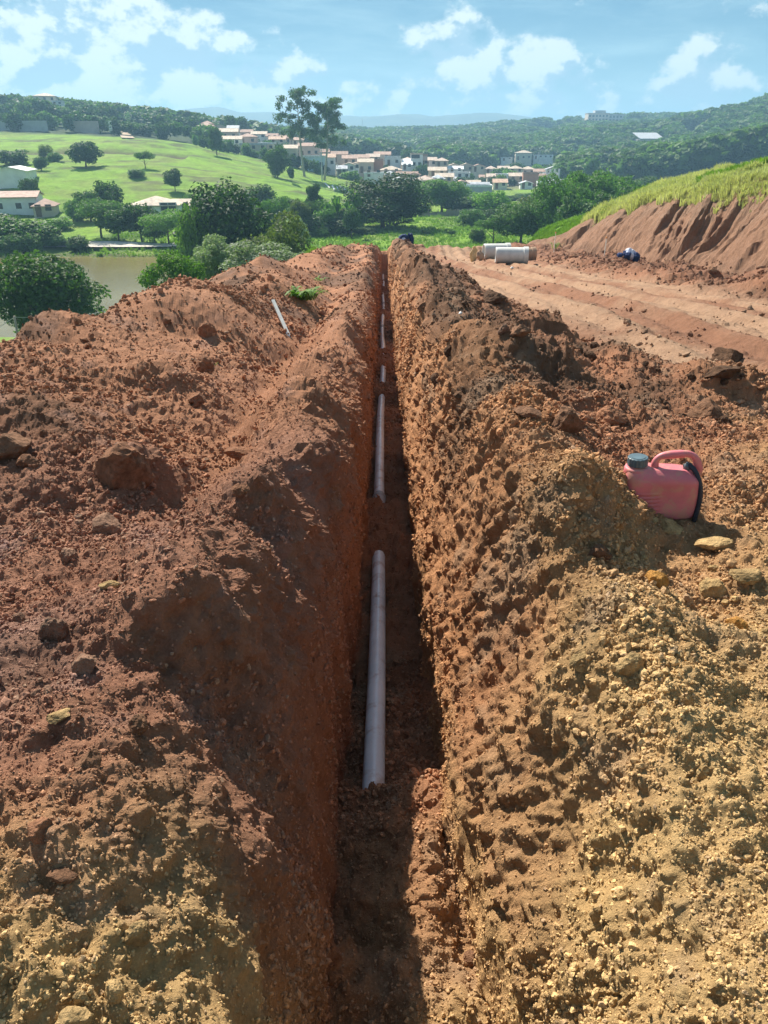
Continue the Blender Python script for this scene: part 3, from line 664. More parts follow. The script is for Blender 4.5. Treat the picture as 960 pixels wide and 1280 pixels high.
CL = [  # px, py, width px, height px, soil, shape, label
 (146, 580, 88, 66, 'red', 'block', 'largest cracked red clod on the left bank, with an upright broken face'),
 (252, 454, 30, 28, 'red', 'round', 'lone round red clod on the smooth left terrace below the white stake'),
 (8, 556, 70, 50, 'brown', 'block', 'dark bulky clod cut by the left edge of the picture'),
 (34, 580, 34, 18, 'red', 'block', 'small sunlit wedge of soil beside the dark clod at the left edge'),
 (304, 560, 60, 38, 'red', 'slab', 'broad flat-topped red clod lying in the digger channel'),
 (257, 413, 28, 20, 'red', 'block', 'dark fronted clod on the rise between the lake tree and the white stake'),
 (207, 399, 15, 14, 'red', 'block', 'small upright clod on the skyline heap of the left bank'),
 (247, 499, 26, 20, 'red', 'block', 'clod with a pale crust above the broken channel edge'),
 (64, 786, 36, 38, 'grey', 'round', 'rounded grey brown boulder of soil standing over a dark hollow'),
 (131, 656, 42, 22, 'grey', 'block', 'crusty grey lump below the cracked big clod'),
 (83, 695, 26, 18, 'grey', 'round', 'small grey lump alone on the dusty patch'),
 (138, 737, 32, 20, 'ochre', 'slab', 'smooth oval clod beside two small holes'),
 (105, 828, 32, 24, 'grey', 'round', 'grey clod at the right end of the row of rounded clods'),
 (70, 886, 38, 18, 'ochre', 'slab', 'flat ochre clod at the foot of the row of rounded clods'),
 (300, 613, 22, 18, 'red', 'round', 'rounded red clod on the lip right below the flat channel clod'),
 (165, 884, 30, 22, 'brown', 'round', 'clod at the upper edge of the shaded hollow on the left'),
 (107, 928, 40, 42, 'brown', 'block', 'upright crumbly clod on the crest above the shaded hollow'),
 (49, 1033, 32, 22, 'red', 'round', 'reddish egg shaped clod at the foot of the shaded hollow'),
 (160, 1136, 36, 34, 'ochre', 'round', 'round ochre clod in a notch of the lowest left bank'),
 (74, 1088, 44, 22, 'brown', 'slab', 'brown slab sunk in the ochre soil above the bottom left corner'),
 (90, 1221, 26, 24, 'ochre', 'block', 'small ochre block second from the corner at the bottom left'),
 (131, 1204, 28, 34, 'ochre', 'round', 'tall ochre clod standing over the bottom left lumps'),
 (140, 1262, 58, 32, 'ochre', 'block', 'wide knobbly ochre clod cut by the bottom edge'),
 (80, 1258, 52, 36, 'ochre', 'block', 'sunlit ochre clod in the bottom left corner'),
 (824, 722, 34, 30, 'orange', 'block', 'orange topped clod at the edge of the big shadow below the can'),
 (893, 731, 32, 24, 'ochre', 'round', 'pale ochre clod with a round top right of the orange topped clod'),
 (922, 774, 28, 26, 'orange', 'round', 'orange brown clod alone near the right edge'),
 (936, 727, 52, 18, 'ochre', 'slab', 'long pale slab lying flat at the right edge'),
 (792, 804, 36, 28, 'ochre', 'round', 'cap shaped clod over a small dark gap below the big shadow'),
 (893, 684, 52, 20, 'ochre', 'slab', 'flat slab whose dark front faces the camera below the can'),
 (733, 780, 32, 28, 'ochre', 'block', 'smooth pointed clod at the left rim of the big shadow'),
 (887, 505, 50, 44, 'brown', 'block', 'big squared clod with a scraped pale face on the right heap'),
 (913, 444, 42, 30, 'dark', 'block', 'dark clod topping the right heap against the dirt road'),
 (706, 523, 48, 42, 'brown', 'block', 'broken block with a striped sunlit side in the hollow left of the can'),
 (763, 520, 38, 32, 'red', 'round', 'rounded red brown clod just above the cap of the can'),
 (660, 517, 44, 26, 'brown', 'slab', 'tilted thin slab left of the broken striped block'),
 (837, 657, 36, 22, 'ochre', 'block', 'crumbly clod leaning on the foot of the red can'),
 (650, 420, 34, 22, 'brown', 'block', 'brown clod near the top of the dark middle heap'),
 (629, 414, 17, 16, 'grey', 'block', 'small grey cube of soil left of the brown heap clod'),
 (547, 444, 16, 16, 'dark', 'round', 'left one of the two dark clods at the trench shoulder'),
 (562, 439, 16, 13, 'dark', 'round', 'right one of the two dark clods at the trench shoulder'),
 (617, 373, 34, 22, 'dark', 'block', 'dark jagged clods edge on the far heap beside the road'),
 (591, 353, 13, 11, 'dark', 'block', 'far small dark clod where the heap meets the road'),
 (903, 476, 62, 16, 'dark', 'slab', 'long dark slab lying behind the squared clod'),
 (793, 1158, 20, 27, 'stone', 'round', 'dark grey stone standing in the lower right gravelly soil'),
 (781, 1193, 34, 24, 'orange', 'block', 'bright orange clod just below the dark grey stone'),
 (875, 1181, 26, 18, 'ochre', 'round', 'half buried yellow clod right of the dark grey stone'),
 (614, 902, 20, 16, 'brown', 'round', 'clod stuck in a hole of the right trench slope'),
 (750, 678, 34, 22, 'brown', 'block', 'brown clod on the crest that throws the big shadow'),
]
def make_clods():
    rg = np.random.default_rng(5)
    for j, (px, py, w, h, c, shp, lab) in enumerate(CL):
        x, y, z = hit(px, py+h*.38); zs, tn = surface_z(x, y); z = zs
        d = y*CP - z*SP; s = w*d/F/2
        o = obj('soil_clod', clod_me(c, j % 5, shp), loc=(x, y+s*.3, z+s*.34), rot=(rg.uniform(-.25, .25), rg.uniform(-.25, .25), rg.uniform(-.6, .6)), scale=(s, s, s*min(1.35, max(.7, h/w*1.25))))
        tag(o, lab, 'soil clod' if c != 'stone' else 'stone', 'large clods on the trench banks' if c != 'stone' else None)
        if c == 'stone': o.name = 'stone'
    # the many middling clods, which only their heap tells apart
    zones = [(-3.0, -1.3, 3.2, 7.5, 46, 'red', 'fist sized red clod on the left terrace', 'fist sized red clods on the left terrace'),
             (-1.9, -.75, 1.3, 2.9, 44, 'grey', 'small rounded grey brown clod on the near left bank', 'small clods on the near left bank'),
             (1.2, 2.9, 4.3, 7.0, 46, 'dark', 'dark jagged clod on the heap behind the red can', 'dark clods on the heap behind the can'),
             (.95, 1.8, 1.6, 2.6, 40, 'ochre', 'small ochre clod in the rubble below the red can', 'small clods in the rubble below the can'),
             (.7, 1.9, 7.5, 16, 40, 'dark', 'dark clod on the far spoil heap between trench and road', 'dark clods on the far spoil heap'),
             (7.4, 10.3, 12, 34, 40, 'brown', 'brown clod in the loose soil along the foot of the cut bank', 'clods along the foot of the cut bank')]
    for x0, x1, y0, y1, n, c, lab, grp in zones:
        for k in range(n):
            y = y0*(y1/y0)**rg.random(); x = rg.uniform(x0, x1)
            z, tn = surface_z(x, y); d = y*CP - z*SP; s = rg.uniform(7, 15)*(1+.5*rg.random()**4)*d/F/2*(.6 if n < 41 and y0 > 7 else 1)
            o = obj('soil_clod', clod_me(c, int(rg.integers(0, 5)), ['block', 'round', 'block', 'slab'][int(rg.integers(0, 4))]), loc=(x, y, z+s*.15),
                    rot=tuple(rg.uniform(-.5, .5, 2))+(rg.uniform(0, 6.28),), scale=(s, s*rg.uniform(.8, 1.1), s*rg.uniform(.8, 1.1)))
            tag(o, lab, 'soil clod', grp)
make_clods()

# ------------------------------------------------------------------ plain materials
def mat(name, c, rough=.6, spec=.3, var=.15, scale=8, bump=0.0, bs=30, dirt=None):
    m = bpy.data.materials.new(name); m.use_nodes = True; t = NT(m.node_tree); b = t.n['Principled BSDF']
    pos = t.add('ShaderNodeTexCoord').outputs['Object']
    v = t.ss(t.noise(pos, scale, 5, .6), .3, .7, 1-var, 1+var)
    cc = t.vmath('SCALE', tuple(c), v)
    if dirt:
        cc = t.mix(t.ss(t.noise(pos, dirt[1], 5, .65), dirt[2], dirt[2]+.2, 0, dirt[3]), cc, dirt[0])
    t.l.new(cc, b.inputs['Base Color']); b.inputs['Roughness'].default_value = rough; b.inputs['Specular IOR Level'].default_value = spec
    if bump:
        bp = t.add('ShaderNodeBump'); t.put(bp, 'Height', t.noise(pos, bs, 4, .6)); bp.inputs['Distance'].default_value = bump; t.l.new(bp.outputs[0], b.inputs['Normal'])
    return m
M_PIPE = mat('grey_white_pvc', (.84, .84, .86), .28, .6, .08, 5, dirt=((.42, .24, .15), 7, .50, .65))
M_PIPE2 = mat('pvc_dark', (.36, .35, .36), .5, .4, .1, 5)
M_CANP = mat('faded_red_plastic', (.60, .165, .185), .5, .4, .10, 9, .0008, 60, dirt=((.50, .29, .19), 16, .46, .62))
M_CAP = mat('blue_grey_plastic', (.085, .13, .15), .45, .4, .15, 20, dirt=((.3, .2, .12), 30, .55, .35))
M_STRAP = mat('black_rubber_strap', (.03, .033, .045), .6, .3, .1, 20)
M_STAKE = mat('whitewashed_wood', (.82, .79, .70), .7, .2, .10, 14, dirt=((.40, .2, .1), 20, .6, .5))
M_CONC = mat('raw_concrete', (.50, .50, .46), .85, .2, .12, 4, .004, 40, dirt=((.36, .24, .15), 3, .55, .45))

def make_pipes():
    def pz(y): return float(floor_z(y)) + .055
    runs = [(2.28, 5.05, 'nearest length of grey white pipe lying bare on the trench floor', None),
            (5.55, 11.3, 'second length of pipe with a thicker socket at its near end', 6.02),
            (11.9, 13.9, 'short third glimpse of pipe between two falls of soil', None),
            (14.7, 22.9, 'fourth length of pipe curving slightly down the shaded trench', 20.0),
            (23.4, 31.2, 'fifth length of pipe near the far end of the trench', 27.0),
            (32.8, 43, 'last bit of pipe where the trench meets the field', None)]
    cx = lambda y: -.078+.012*min(y, 8)/2 + .018*math.sin(y*.55)
    for y0, y1, lab, sk in runs:
        t = empty('pvc_pipe', (0, 0, 0), 0, lab, 'pipe')
        n = max(6, int((y1-y0)*3)); ys = [y0+(y1-y0)*i/n for i in range(n+1)]
        pts = [(cx(y), y, pz(y)) for y in ys]
        mb = MB(); mb.tube(pts, .050, 20, cap=False); mb.tube(list(reversed(pts)), .045, 20, cap=False)
        if y0 < 3:                                 # broken, ragged near end
            mb.v = [(v[0], v[1]+(.020*math.sin(math.atan2(v[2]-pz(v[1]), v[0]-cx(v[1]))*3+1)+.014*math.sin(math.atan2(v[2]-pz(v[1]), v[0]-cx(v[1]))*7)) if v[1] < y0+.001 else v[1], v[2]) for v in mb.v]
        # annular end faces
        for e, yy in (((0, ys[0]), (n, ys[-1])) if y0 > 3 else ((n, ys[-1]),)):
            a = [(cx(yy)+.050*math.cos(k*math.pi/10), yy, pz(yy)+.050*math.sin(k*math.pi/10)) for k in range(20)]
            b = [(cx(yy)+.045*math.cos(k*math.pi/10), yy, pz(yy)+.045*math.sin(k*math.pi/10)) for k in range(20)]
            mb.quad(a+b, [(k, (k+1) % 20, 20+(k+1) % 20, 20+k) for k in range(20)])
        obj('tube', mb.build('pipe_tube', M_PIPE, True), t)
        if sk:
            mb = MB(); f = lambda y, d=0: (cx(y), y, pz(y)+d)
            mb.tube([f(sk), f(sk+.03), f(sk+.26), f(sk+.29), f(sk+.295), f(sk+.33), f(sk+.332), f(sk+.40)], [.057, .059, .059, .059, .066, .066, .058, .051], 20)
            obj('socket', mb.build('pipe_socket', M_PIPE2, True), t)
        elif y0 > 3:
            mb = MB(); mb.tube([(cx(y0+.02), y0+.015, pz(y0)), (cx(y0+.06), y0+.05, pz(y0))], [.0515, .0515], 20, cap=False)
            obj('sawn_edge', mb.build('pipe_edge', M_PIPE2, True), t)
make_pipes()

def make_can():
    x, y, z = hit(824, 637); z, _ = surface_z(x, y)
    t = empty('fuel_can', (x, y+.02, z-.025), R(-4), 'faded red plastic can with dark screw cap and arched handle, set in the soil', 'fuel can')
    t.rotation_euler = (R(1), R(-3), R(-6)); t.scale = (1.0, 1.0, 1.0)
    # body: stacked superellipse rings
    nth = 72; Z = [0, .004, .015, .035] + [.035+.0045*i for i in range(1, 27)] + [.160, .170, .180, .189, .196, .201, .203]
    V = []; 
    for h in Z:
        top = max(0, (h-.150)/.053); bot = max(0, (.03-h)/.03)
        for k in range(nth):
            a = 2*math.pi*k/nth; c, s = math.cos(a), math.sin(a)
            n_ = 3.6; rr = (abs(c)**n_+abs(s)**n_)**(-1/n_)
            wx = .148*(1-.05*bot**2); wy = .072*(1-.10*bot**2)
            px_, py_ = wx*rr*c, wy*rr*s
            # shoulders draw in, the right one high and square, the left one rising to the neck
            k2 = top**2.2
            px_ = px_*(1-.22*k2) - (.018*k2 if True else 0); py_ = py_*(1-.50*top**2.4)
            left = max(0, -c)
            rib = (math.sin((h-.028)/.0165*2*math.pi)) if .028 < h < .118 else 0
            px_ += left**.5*.0038*rib; py_ *= 1+.045*rib*(1 if c < -.15 else 0)
            # dents
            py_ += .006*math.sin(px_*22+1)*(1 if s < 0 else -1)*math.exp(-((h-.1)/.05)**2)
            zz = h - .014*max(0, px_/.148)**2*top + .012*top*max(0, -px_/.148)
            V.append((px_, py_, zz))
    Fc = []
    for i in range(len(Z)-1):
        for k in range(nth): Fc.append((i*nth+k, i*nth+(k+1) % nth, (i+1)*nth+(k+1) % nth, (i+1)*nth+k))
    Fc.append(tuple(reversed(range(nth)))); Fc.append(tuple((len(Z)-1)*nth+k for k in range(nth)))
    me = bpy.data.meshes.new('can_body'); me.from_pydata(V, [], Fc); me.materials.append(M_CANP)
    for p in me.polygons: p.use_smooth = len(p.vertices) == 4
    obj('body', me, t)
    mb = MB(); mb.tube([(-.098, 0, .170), (-.098, 0, .200), (-.098, 0, .207), (-.098, 0, .209), (-.098, 0, .222)], [.052, .049, .046, .034, .034], 32)
    obj('neck', mb.build('can_neck', M_CANP, True), t)
    mb = MB(); cap = []
    nr = 64
    for h, r in ((.214, .0375), (.216, .0385), (.246, .0385), (.2485, .0365), (.2485, .030), (.2505, .029)):
        cap.append([(-.098+(r*(1+(.035 if (k % 4) < 2 and .215 < h < .247 else 0)))*math.cos(2*math.pi*k/nr), r*(1+(.035 if (k % 4) < 2 and .215 < h < .247 else 0))*math.sin(2*math.pi*k/nr), h) for k in range(nr)])
    V = [v for ring in cap for v in ring]; Fc = [(i*nr+k, i*nr+(k+1) % nr, (i+1)*nr+(k+1) % nr, (i+1)*nr+k) for i in range(len(cap)-1) for k in range(nr)]
    Fc.append(tuple((len(cap)-1)*nr+k for k in range(nr)))
    me = bpy.data.meshes.new('can_cap'); me.from_pydata(V, [], Fc); me.materials.append(M_CAP); obj('screw_cap', me, t)
    mb = MB(); hp = [(-.030, 0, .192), (-.030, 0, .222), (-.022, 0, .240), (-.004, 0, .251), (.030, 0, .256), (.075, 0, .259), (.100, 0, .256), (.119, 0, .243), (.132, 0, .218), (.141, 0, .190), (.140, 0, .165)]
    # smooth the path
    q = []
    for i in range(len(hp)-1):
        p0 = hp[max(i-1, 0)]; p1 = hp[i]; p2 = hp[i+1]; p3 = hp[min(i+2, len(hp)-1)]
        for k in range(5):
            u = k/5; q.append(tuple(.5*((2*p1[j]) + (-p0[j]+p2[j])*u + (2*p0[j]-5*p1[j]+4*p2[j]-p3[j])*u*u + (-p0[j]+3*p1[j]-3*p2[j]+p3[j])*u**3) for j in range(3)))
    q.append(hp[-1]); mb.tube(q, [.0145+.002*math.cos(i*.3) for i in range(len(q))], 16)
    obj('handle', mb.build('can_handle', M_CANP, True), t)
    # the black strap: from the top behind the handle down the right end
    mb = MB(); sp = [(.085, .004, .205), (.100, -.012, .214), (.112, -.026, .205), (.124, -.036, .188), (.134, -.045, .165), (.141, -.052, .135), (.144, -.055, .10), (.143, -.056, .06), (.138, -.058, .02), (.132, -.060, -.01)]
    for i in range(len(sp)-1):
        pass
    mb.tube(sp, [.010, .011, .010, .0085, .009, .0095, .010, .010, .010, .010], 12)
    obj('strap', mb.build('can_strap', M_STRAP, True), t)
    mb = MB(); mb.tube([(.094, -.006, .200), (.093, -.008, .216), (.090, -.010, .226)], [.017, .012, .004], 10)
    obj('vent_plug', mb.build('can_vent', M_CAP, True), t)
make_can()

def make_stake():
    x, y, z = hit(361, 421); z, _ = surface_z(x, y)
    top = at(341, 375, y+.42); o = empty('survey_stake', (x, y, z), 0, 'white flat wooden stake leaning left on the red bank below the weed', 'stake')
    v = Vector(top)-Vector((x, y, z)); L = v.length
    mb = MB(); w, th = .021, .008
    mb.quad([(-w, -th, 0), (w, -th, 0), (w, th, 0), (-w, th, 0), (-w, -th, L), (w, -th, L), (w, th, L), (-w, th, L), (0, -th*.4, -.10), (0, th*.4, -.10)],
            [(4, 5, 6, 7), (0, 1, 5, 4), (1, 2, 6, 5), (2, 3, 7, 6), (3, 0, 4, 7), (0, 8, 1), (2, 9, 3), (1, 8, 9, 2), (0, 3, 9, 8)])
    b = obj('board', mb.build('stake_board', M_STAKE), o); b.rotation_euler = v.to_track_quat('Z', 'Y').to_euler()
make_stake()
# ------------------------------------------------------------------ valley, hills, far mountains
def make_land():
    an = np.concatenate([np.linspace(-180, -48, 40)[:-1], np.linspace(-48, 48, 420), np.linspace(48, 180, 40)[1:]])
    A = np.radians(an); rr = np.concatenate([np.linspace(1, 30, 18)[:-1], np.geomspace(30, 1500, 330), np.geomspace(1560, 30000, 24)])
    X = rr[:, None]*np.sin(A)[None, :]; Y = rr[:, None]*np.cos(A)[None, :]
    Z = ground(X, Y)
    k = sst(rr, 1300, 2200)[:, None]; Z = Z*(1-k) + (-12.0)*k
    D = rr[:, None]+0*X
    x, y = X.astype(np.float32), Y.astype(np.float32)
    Z = Z + .25*fbm(x/6, y/6, oct=4, k=400)*sst(D, 60, 120)*sst(lake_d(X, Y), .05, .5)*(D < 1500) + 2.0*fbm(x/90, y/90, oct=3, k=410)*sst(D, 420, 700)
    past = (sst(Y, 158, 172)*(1-sst(Y, 285, 300))*sst(-X, -40, -20))
    # cattle steps and cut terraces on the pasture
    Z = Z + past*.35*np.clip(fbm(x/22, y/5, oct=3, k=420, ridge=True)-.5, 0, 1)
    tz = np.exp(-((Y-255-X*.10)/4)**2)*past*(X < -60); Z = Z - 1.2*tz
    # keep clear of the finely modelled ground
    Rw = .62*np.maximum(Y, .3)+1.0
    inside = (np.abs(X) < Rw+.1) & (Y > -3) & (Y < 65); Z = np.where(inside, Z-1.8, Z)
    V = np.stack([X, Y, Z], 2); ny, nx = X.shape
    i = (np.arange(ny-1)[:, None]*nx + np.arange(nx-1)[None, :]).ravel()
    Fc = np.stack([i+nx, i+nx+1, i+1, i], 1)[:, ::-1]
    c1 = fbm(x/30, y/30, oct=4, k=430); c2 = fbm(x/7, y/7, oct=4, k=440); c3 = fbm(x/14, y/3.5, oct=3, k=450)
    C = np.broadcast_to(np.array([.20, .35, .030]), (*X.shape, 3)).copy()
    def lay(C, m, c): m = np.clip(m, 0, 1)[..., None]; return C*(1-m)+np.array(c)*m
    C = lay(C, sst(c2+.5*c1, .0, .9)*.6, (.22, .27, .06)); C = lay(C, sst(c3, .15, .9)*.7, (.075, .15, .03))
    C = lay(C, past*sst(c3+.5*c2, .35, 1.0)*.7, (.12, .115, .05))
    wood = sst(Y, 300, 320)+sst(-Y, 5, 40); C = lay(C, wood*.95, (.035, .06, .022))
    C = lay(C, tz*1.2, (.10, .075, .045))
    vil = sst(Y, 292, 305)*(1-sst(Y, 430, 450))*sst(X, -60, -40)*(1-sst(X, 110, 130)); C = lay(C, vil*.8, (.20, .20, .11))
    bank = (1-sst(np.abs(lake_d(X, Y)-.06), .04, .12))*(D < 150); C = lay(C, bank*.7, (.12, .10, .05))
    site_ = (Y > -40) & (Y < 66) & (np.abs(X) < 30); C = lay(C, ((Y < 46) & (X > -3.3) & (X < cut_base(Y)))*1.0, (.3, .13, .07))
    # pale clearings on the far hills
    for px, py, Yc, rx, ry, c in ((680, 168, 880, 30, 60, (.30, .30, .12)), (810, 190, 560, 16, 30, (.20, .28, .09)), (880, 160, 800, 40, 60, (.2, .22, .09)), (720, 160, 930, 60, 40, (.33, .25, .14))):
        p = at(px, py, Yc); C = lay(C, np.exp(-(((X-p[0])/rx)**2+((Y-Yc)/ry)**2))*1.3, c)
    me = mesh_np('hills', V.reshape(-1, 3), Fc, [M_LAND], smooth=True)
    a = me.color_attributes.new('tint', 'FLOAT_COLOR', 'POINT'); a.data.foreach_set('color', np.concatenate([C, np.ones((*X.shape, 1))], 2).reshape(-1, 4).astype(np.float32).ravel())
    tag(obj('hills', me), kind='structure', label='green valley floor and grassy hills')
make_land()

def make_mountains():
    prof = np.array([(-900, 150), (-400, 140), (-100, 152), (150, 158), (240, 141), (275, 139), (300, 146), (340, 145), (380, 153), (410, 149), (450, 150), (500, 147), (540, 150), (575, 147), (620, 146), (655, 150), (690, 157), (740, 163), (790, 151), (830, 156), (900, 150), (1100, 146), (1800, 140)], float)
    U = np.linspace(-1000, 1900, 620); py = np.interp(U, prof[:, 0], prof[:, 1])
    n = 44; V = []
    nz = fbm(U/40, U*0, oct=4, k=500)
    for j in range(n):
        t = j/(n-1); Y = 2050+1350*t
        r = [(u-480)/F for u in U]
        h = np.sin(math.pi*min(1, t*1.0))**.9 if t < .5 else math.cos((t-.5)*math.pi)
        row = []
        tz = -((-SP + CP*((640-py-1.6*nz)/F)))  # downwards
        slope = (-SP + CP*((640-py)/F))/(CP+SP*((640-py)/F))
        Yc = 2725.0
        top = slope*Yc + 10
        X = np.array(r)/(CP+SP*(640-150)/F)*Y
        rid = fbm(X/200, np.full_like(X, Y/300), oct=5, k=510, ridge=True)
        Z = -15 + (top+15)*h*(1-.22*(1-h))+ (rid-.4)*20*(h*(1-h)*2.2+.10)
        V.append(np.stack([X, np.full_like(X, Y), Z], 1))
    V = np.array(V); ny, nx = V.shape[:2]
    i = (np.arange(ny-1)[:, None]*nx + np.arange(nx-1)[None, :]).ravel()
    me = mesh_np('far_mountains', V.reshape(-1, 3), np.stack([i, i+1, i+nx+1, i+nx], 1), [M_FAR], smooth=True)
    tag(obj('far_mountains', me), kind='structure', label='low blue mountain range on the horizon')
M_FAR = bpy.data.materials.new('mountain_forest'); M_FAR.use_nodes = True
_t = NT(M_FAR.node_tree); _p = _t.add('ShaderNodeNewGeometry').outputs['Position']
_t.l.new(_t.mix(_t.ss(_t.noise(_p, .012, 6, .7), .35, .65), (.03, .055, .025), (.08, .10, .04)), _t.n['Principled BSDF'].inputs['Base Color']); _t.n['Principled BSDF'].inputs['Roughness'].default_value = 1
make_mountains()

# ------------------------------------------------------------------ lake
def make_lake():
    m = bpy.data.materials.new('muddy_water'); m.use_nodes = True; t = NT(m.node_tree); b = t.n['Principled BSDF']
    pos = t.add('ShaderNodeNewGeometry').outputs['Position']
    t.l.new(t.mix(t.ss(t.noise(pos, .06, 3), .3, .7), (.17, .135, .045), (.22, .18, .07)), b.inputs['Base Color'])
    b.inputs['Roughness'].default_value = .12; b.inputs['IOR'].default_value = 1.33; b.inputs['Specular IOR Level'].default_value = .5
    bp = t.add('ShaderNodeBump'); t.put(bp, 'Height', t.math('ADD', t.noise(pos, 2.2, 3), t.noise(pos, 7, 2))); bp.inputs['Distance'].default_value = .018; t.l.new(bp.outputs[0], b.inputs['Normal'])
    V = [(-150, 55, LAKE_Z), (5, 55, LAKE_Z), (5, 122, LAKE_Z), (-150, 122, LAKE_Z)]
    n = 60; V = []; Fc = []
    for k in range(n):
        a = 2*math.pi*k/n; V.append((-62+76*math.cos(a), 86+34*math.sin(a), LAKE_Z))
    me = mesh_np('lake', V, np.arange(n)[None, :], [m]); tag(obj('lake', me), kind='structure', label='muddy brown lake with calm water')
make_lake()
def ribbon(name, pts, w, m, label, dz=.06, lift=None, kind='structure'):
    """a road laid over the ground along world points"""
    P = []
    for i in range(len(pts)-1):
        a, b = np.array(pts[i], float), np.array(pts[i+1], float); n = max(2, int(np.linalg.norm(b-a)/1.2))
        for k in range(n): P.append(a+(b-a)*k/n)
    P.append(np.array(pts[-1], float)); P = np.array(P)
    T = np.gradient(P, axis=0); T /= np.linalg.norm(T, axis=1, keepdims=True)+1e-9; N = np.stack([-T[:, 1], T[:, 0]], 1)
    cols = np.linspace(-w/2, w/2, 5); V = np.array([[(*(p+nn*c), 0) for c in cols] for p, nn in zip(P, N)]).reshape(-1, 3)
    Z = ground(V[:, 0], V[:, 1]).reshape(-1, 5); Z = np.repeat(Z.max(1)[:, None], 5, 1) if lift else Z
    V[:, 2] = Z.ravel() + dz + .35*(np.hypot(V[:, 0], V[:, 1]) > 60)
    k = (np.arange(len(P)-1)[:, None]*5+np.arange(4)[None, :]).ravel()
    tag(obj(name, mesh_np(name, V, np.stack([k, k+1, k+6, k+5], 1), [m])), kind=kind, label=label)
M_ROAD = mat('pale_gravel', (.52, .47, .40), .9, .2, .1, .5)
M_PATH = mat('dirt_path', (.42, .32, .22), .9, .2, .15, .4)
ribbon('gravel_road', [at(-80, 300, 124)[:2], at(60, 304, 119)[:2], at(150, 302, 119)[:2], at(200, 303, 119)[:2], at(300, 304, 122)[:2]], 4.5, M_ROAD, 'pale gravel road along the far shore of the lake')
ribbon('dirt_path', [at(160, 168, 292)[:2], at(157, 163, 315)[:2], at(150, 158, 345)[:2]], 4.5, M_PATH, 'pale dirt path climbing from the pasture into the ridge trees')

# ------------------------------------------------------------------ foliage
def leaf_material(name, c, c2, var=.35):
    m = bpy.data.materials.new(name); m.use_nodes = True; t = NT(m.node_tree); b = t.n['Principled BSDF']
    pos = t.add('ShaderNodeNewGeometry').outputs['Position']; rnd = t.add('ShaderNodeObjectInfo').outputs['Random']
    isl = t.add('ShaderNodeNewGeometry').outputs['Random Per Island']
    cc = t.mix(t.math('ADD', t.math('MULTIPLY', isl, .6), t.math('MULTIPLY', t.ss(t.noise(pos, .35, 2), .3, .7), .4)), c, c2)
    cc = t.vmath('SCALE', cc, t.math('ADD', 1-var/2, t.math('MULTIPLY', rnd, var)))
    t.l.new(cc, b.inputs['Base Color']); b.inputs['Roughness'].default_value = .65; b.inputs['Specular IOR Level'].default_value = .25
    tr = t.add('ShaderNodeBsdfTranslucent'); t.l.new(t.vmath('MULTIPLY', cc, (1.2, 1.5, .6)), tr.inputs[0])
    mx = t.add('ShaderNodeMixShader'); mx.inputs[0].default_value = .32
    t.l.new(b.outputs[0], mx.inputs[1]); t.l.new(tr.outputs[0], mx.inputs[2]); t.l.new(mx.outputs[0], t.n['Material Output'].inputs[0])
    return m
L_DARK = leaf_material('dark_leaves', (.034, .074, .020), (.078, .145, .032))
L_DEEP = leaf_material('deep_green_leaves', (.020, .048, .013), (.050, .105, .022))
L_MID = leaf_material('mid_leaves', (.060, .130, .024), (.125, .235, .042))
L_BRIGHT = leaf_material('bright_leaves', (.100, .200, .024), (.18, .32, .045))
L_GREY = leaf_material('grey_green_leaves', (.17, .22, .13), (.30, .36, .22))
L_OLIVE = leaf_material('olive_leaves', (.085, .115, .035), (.14, .17, .06))
L_FAR = leaf_material('hill_leaves', (.050, .095, .026), (.12, .19, .045), .9)
L_GRASS = leaf_material('grass_blades', (.10, .20, .02), (.22, .33, .05))
L_DRY = leaf_material('dry_grass', (.30, .32, .12), (.56, .52, .30))
M_BARK = mat('grey_brown_bark', (.13, .10, .075), .9, .1, .2, 3)
M_BARKL = mat('pale_bark', (.36, .32, .26), .85, .1, .2, 3)
def crown(name, seed, blobs, n, leaf, m, shell=.55, droop=0.0, aspect=1.7):
    """small leaf faces spread through lumps; lumps (x, y, z, rx, rz)"""
    rg = np.random.default_rng(seed); B = np.array(blobs, float); vol = B[:, 3]**2*B[:, 4]; i = rg.choice(len(B), n, p=vol**.75/(vol**.75).sum())
    d = rg.normal(size=(n, 3)); d /= np.linalg.norm(d, axis=1, keepdims=True)
    r = np.where(rg.random(n) < shell, rg.uniform(.80, 1.04, n), rg.random(n)**.5)
    c = B[i]; lump = 1+.32*vnoise(d[:, 0]*2.5+i, d[:, 1]*2.5, d[:, 2]*2.5, k=seed)+.12*vnoise(d[:, 0]*6+i, d[:, 1]*6, d[:, 2]*6, k=seed+1)
    P = c[:, :3] + d*(r*lump)[:, None]*np.stack([c[:, 3], c[:, 3], c[:, 4]], 1)
    nrm = d + rg.normal(size=(n, 3))*.75 + np.array([0, 0, .35]); nrm /= np.linalg.norm(nrm, axis=1, keepdims=True)
    t = np.cross(nrm, rg.normal(size=(n, 3))); t[:, 2] -= droop; t -= nrm*(t*nrm).sum(1, keepdims=True); t /= np.linalg.norm(t, axis=1, keepdims=True)+1e-9
    b = np.cross(nrm, t); s = leaf*rg.uniform(.6, 1.25, n)[:, None]
    V = np.stack([P-t*s*aspect/2, P+b*s*.5+nrm*s*.12, P+t*s*aspect/2, P-b*s*.5+nrm*s*.12], 1).reshape(-1, 3)
    return mesh_np(name, V, np.arange(4*n).reshape(-1, 4), [m])
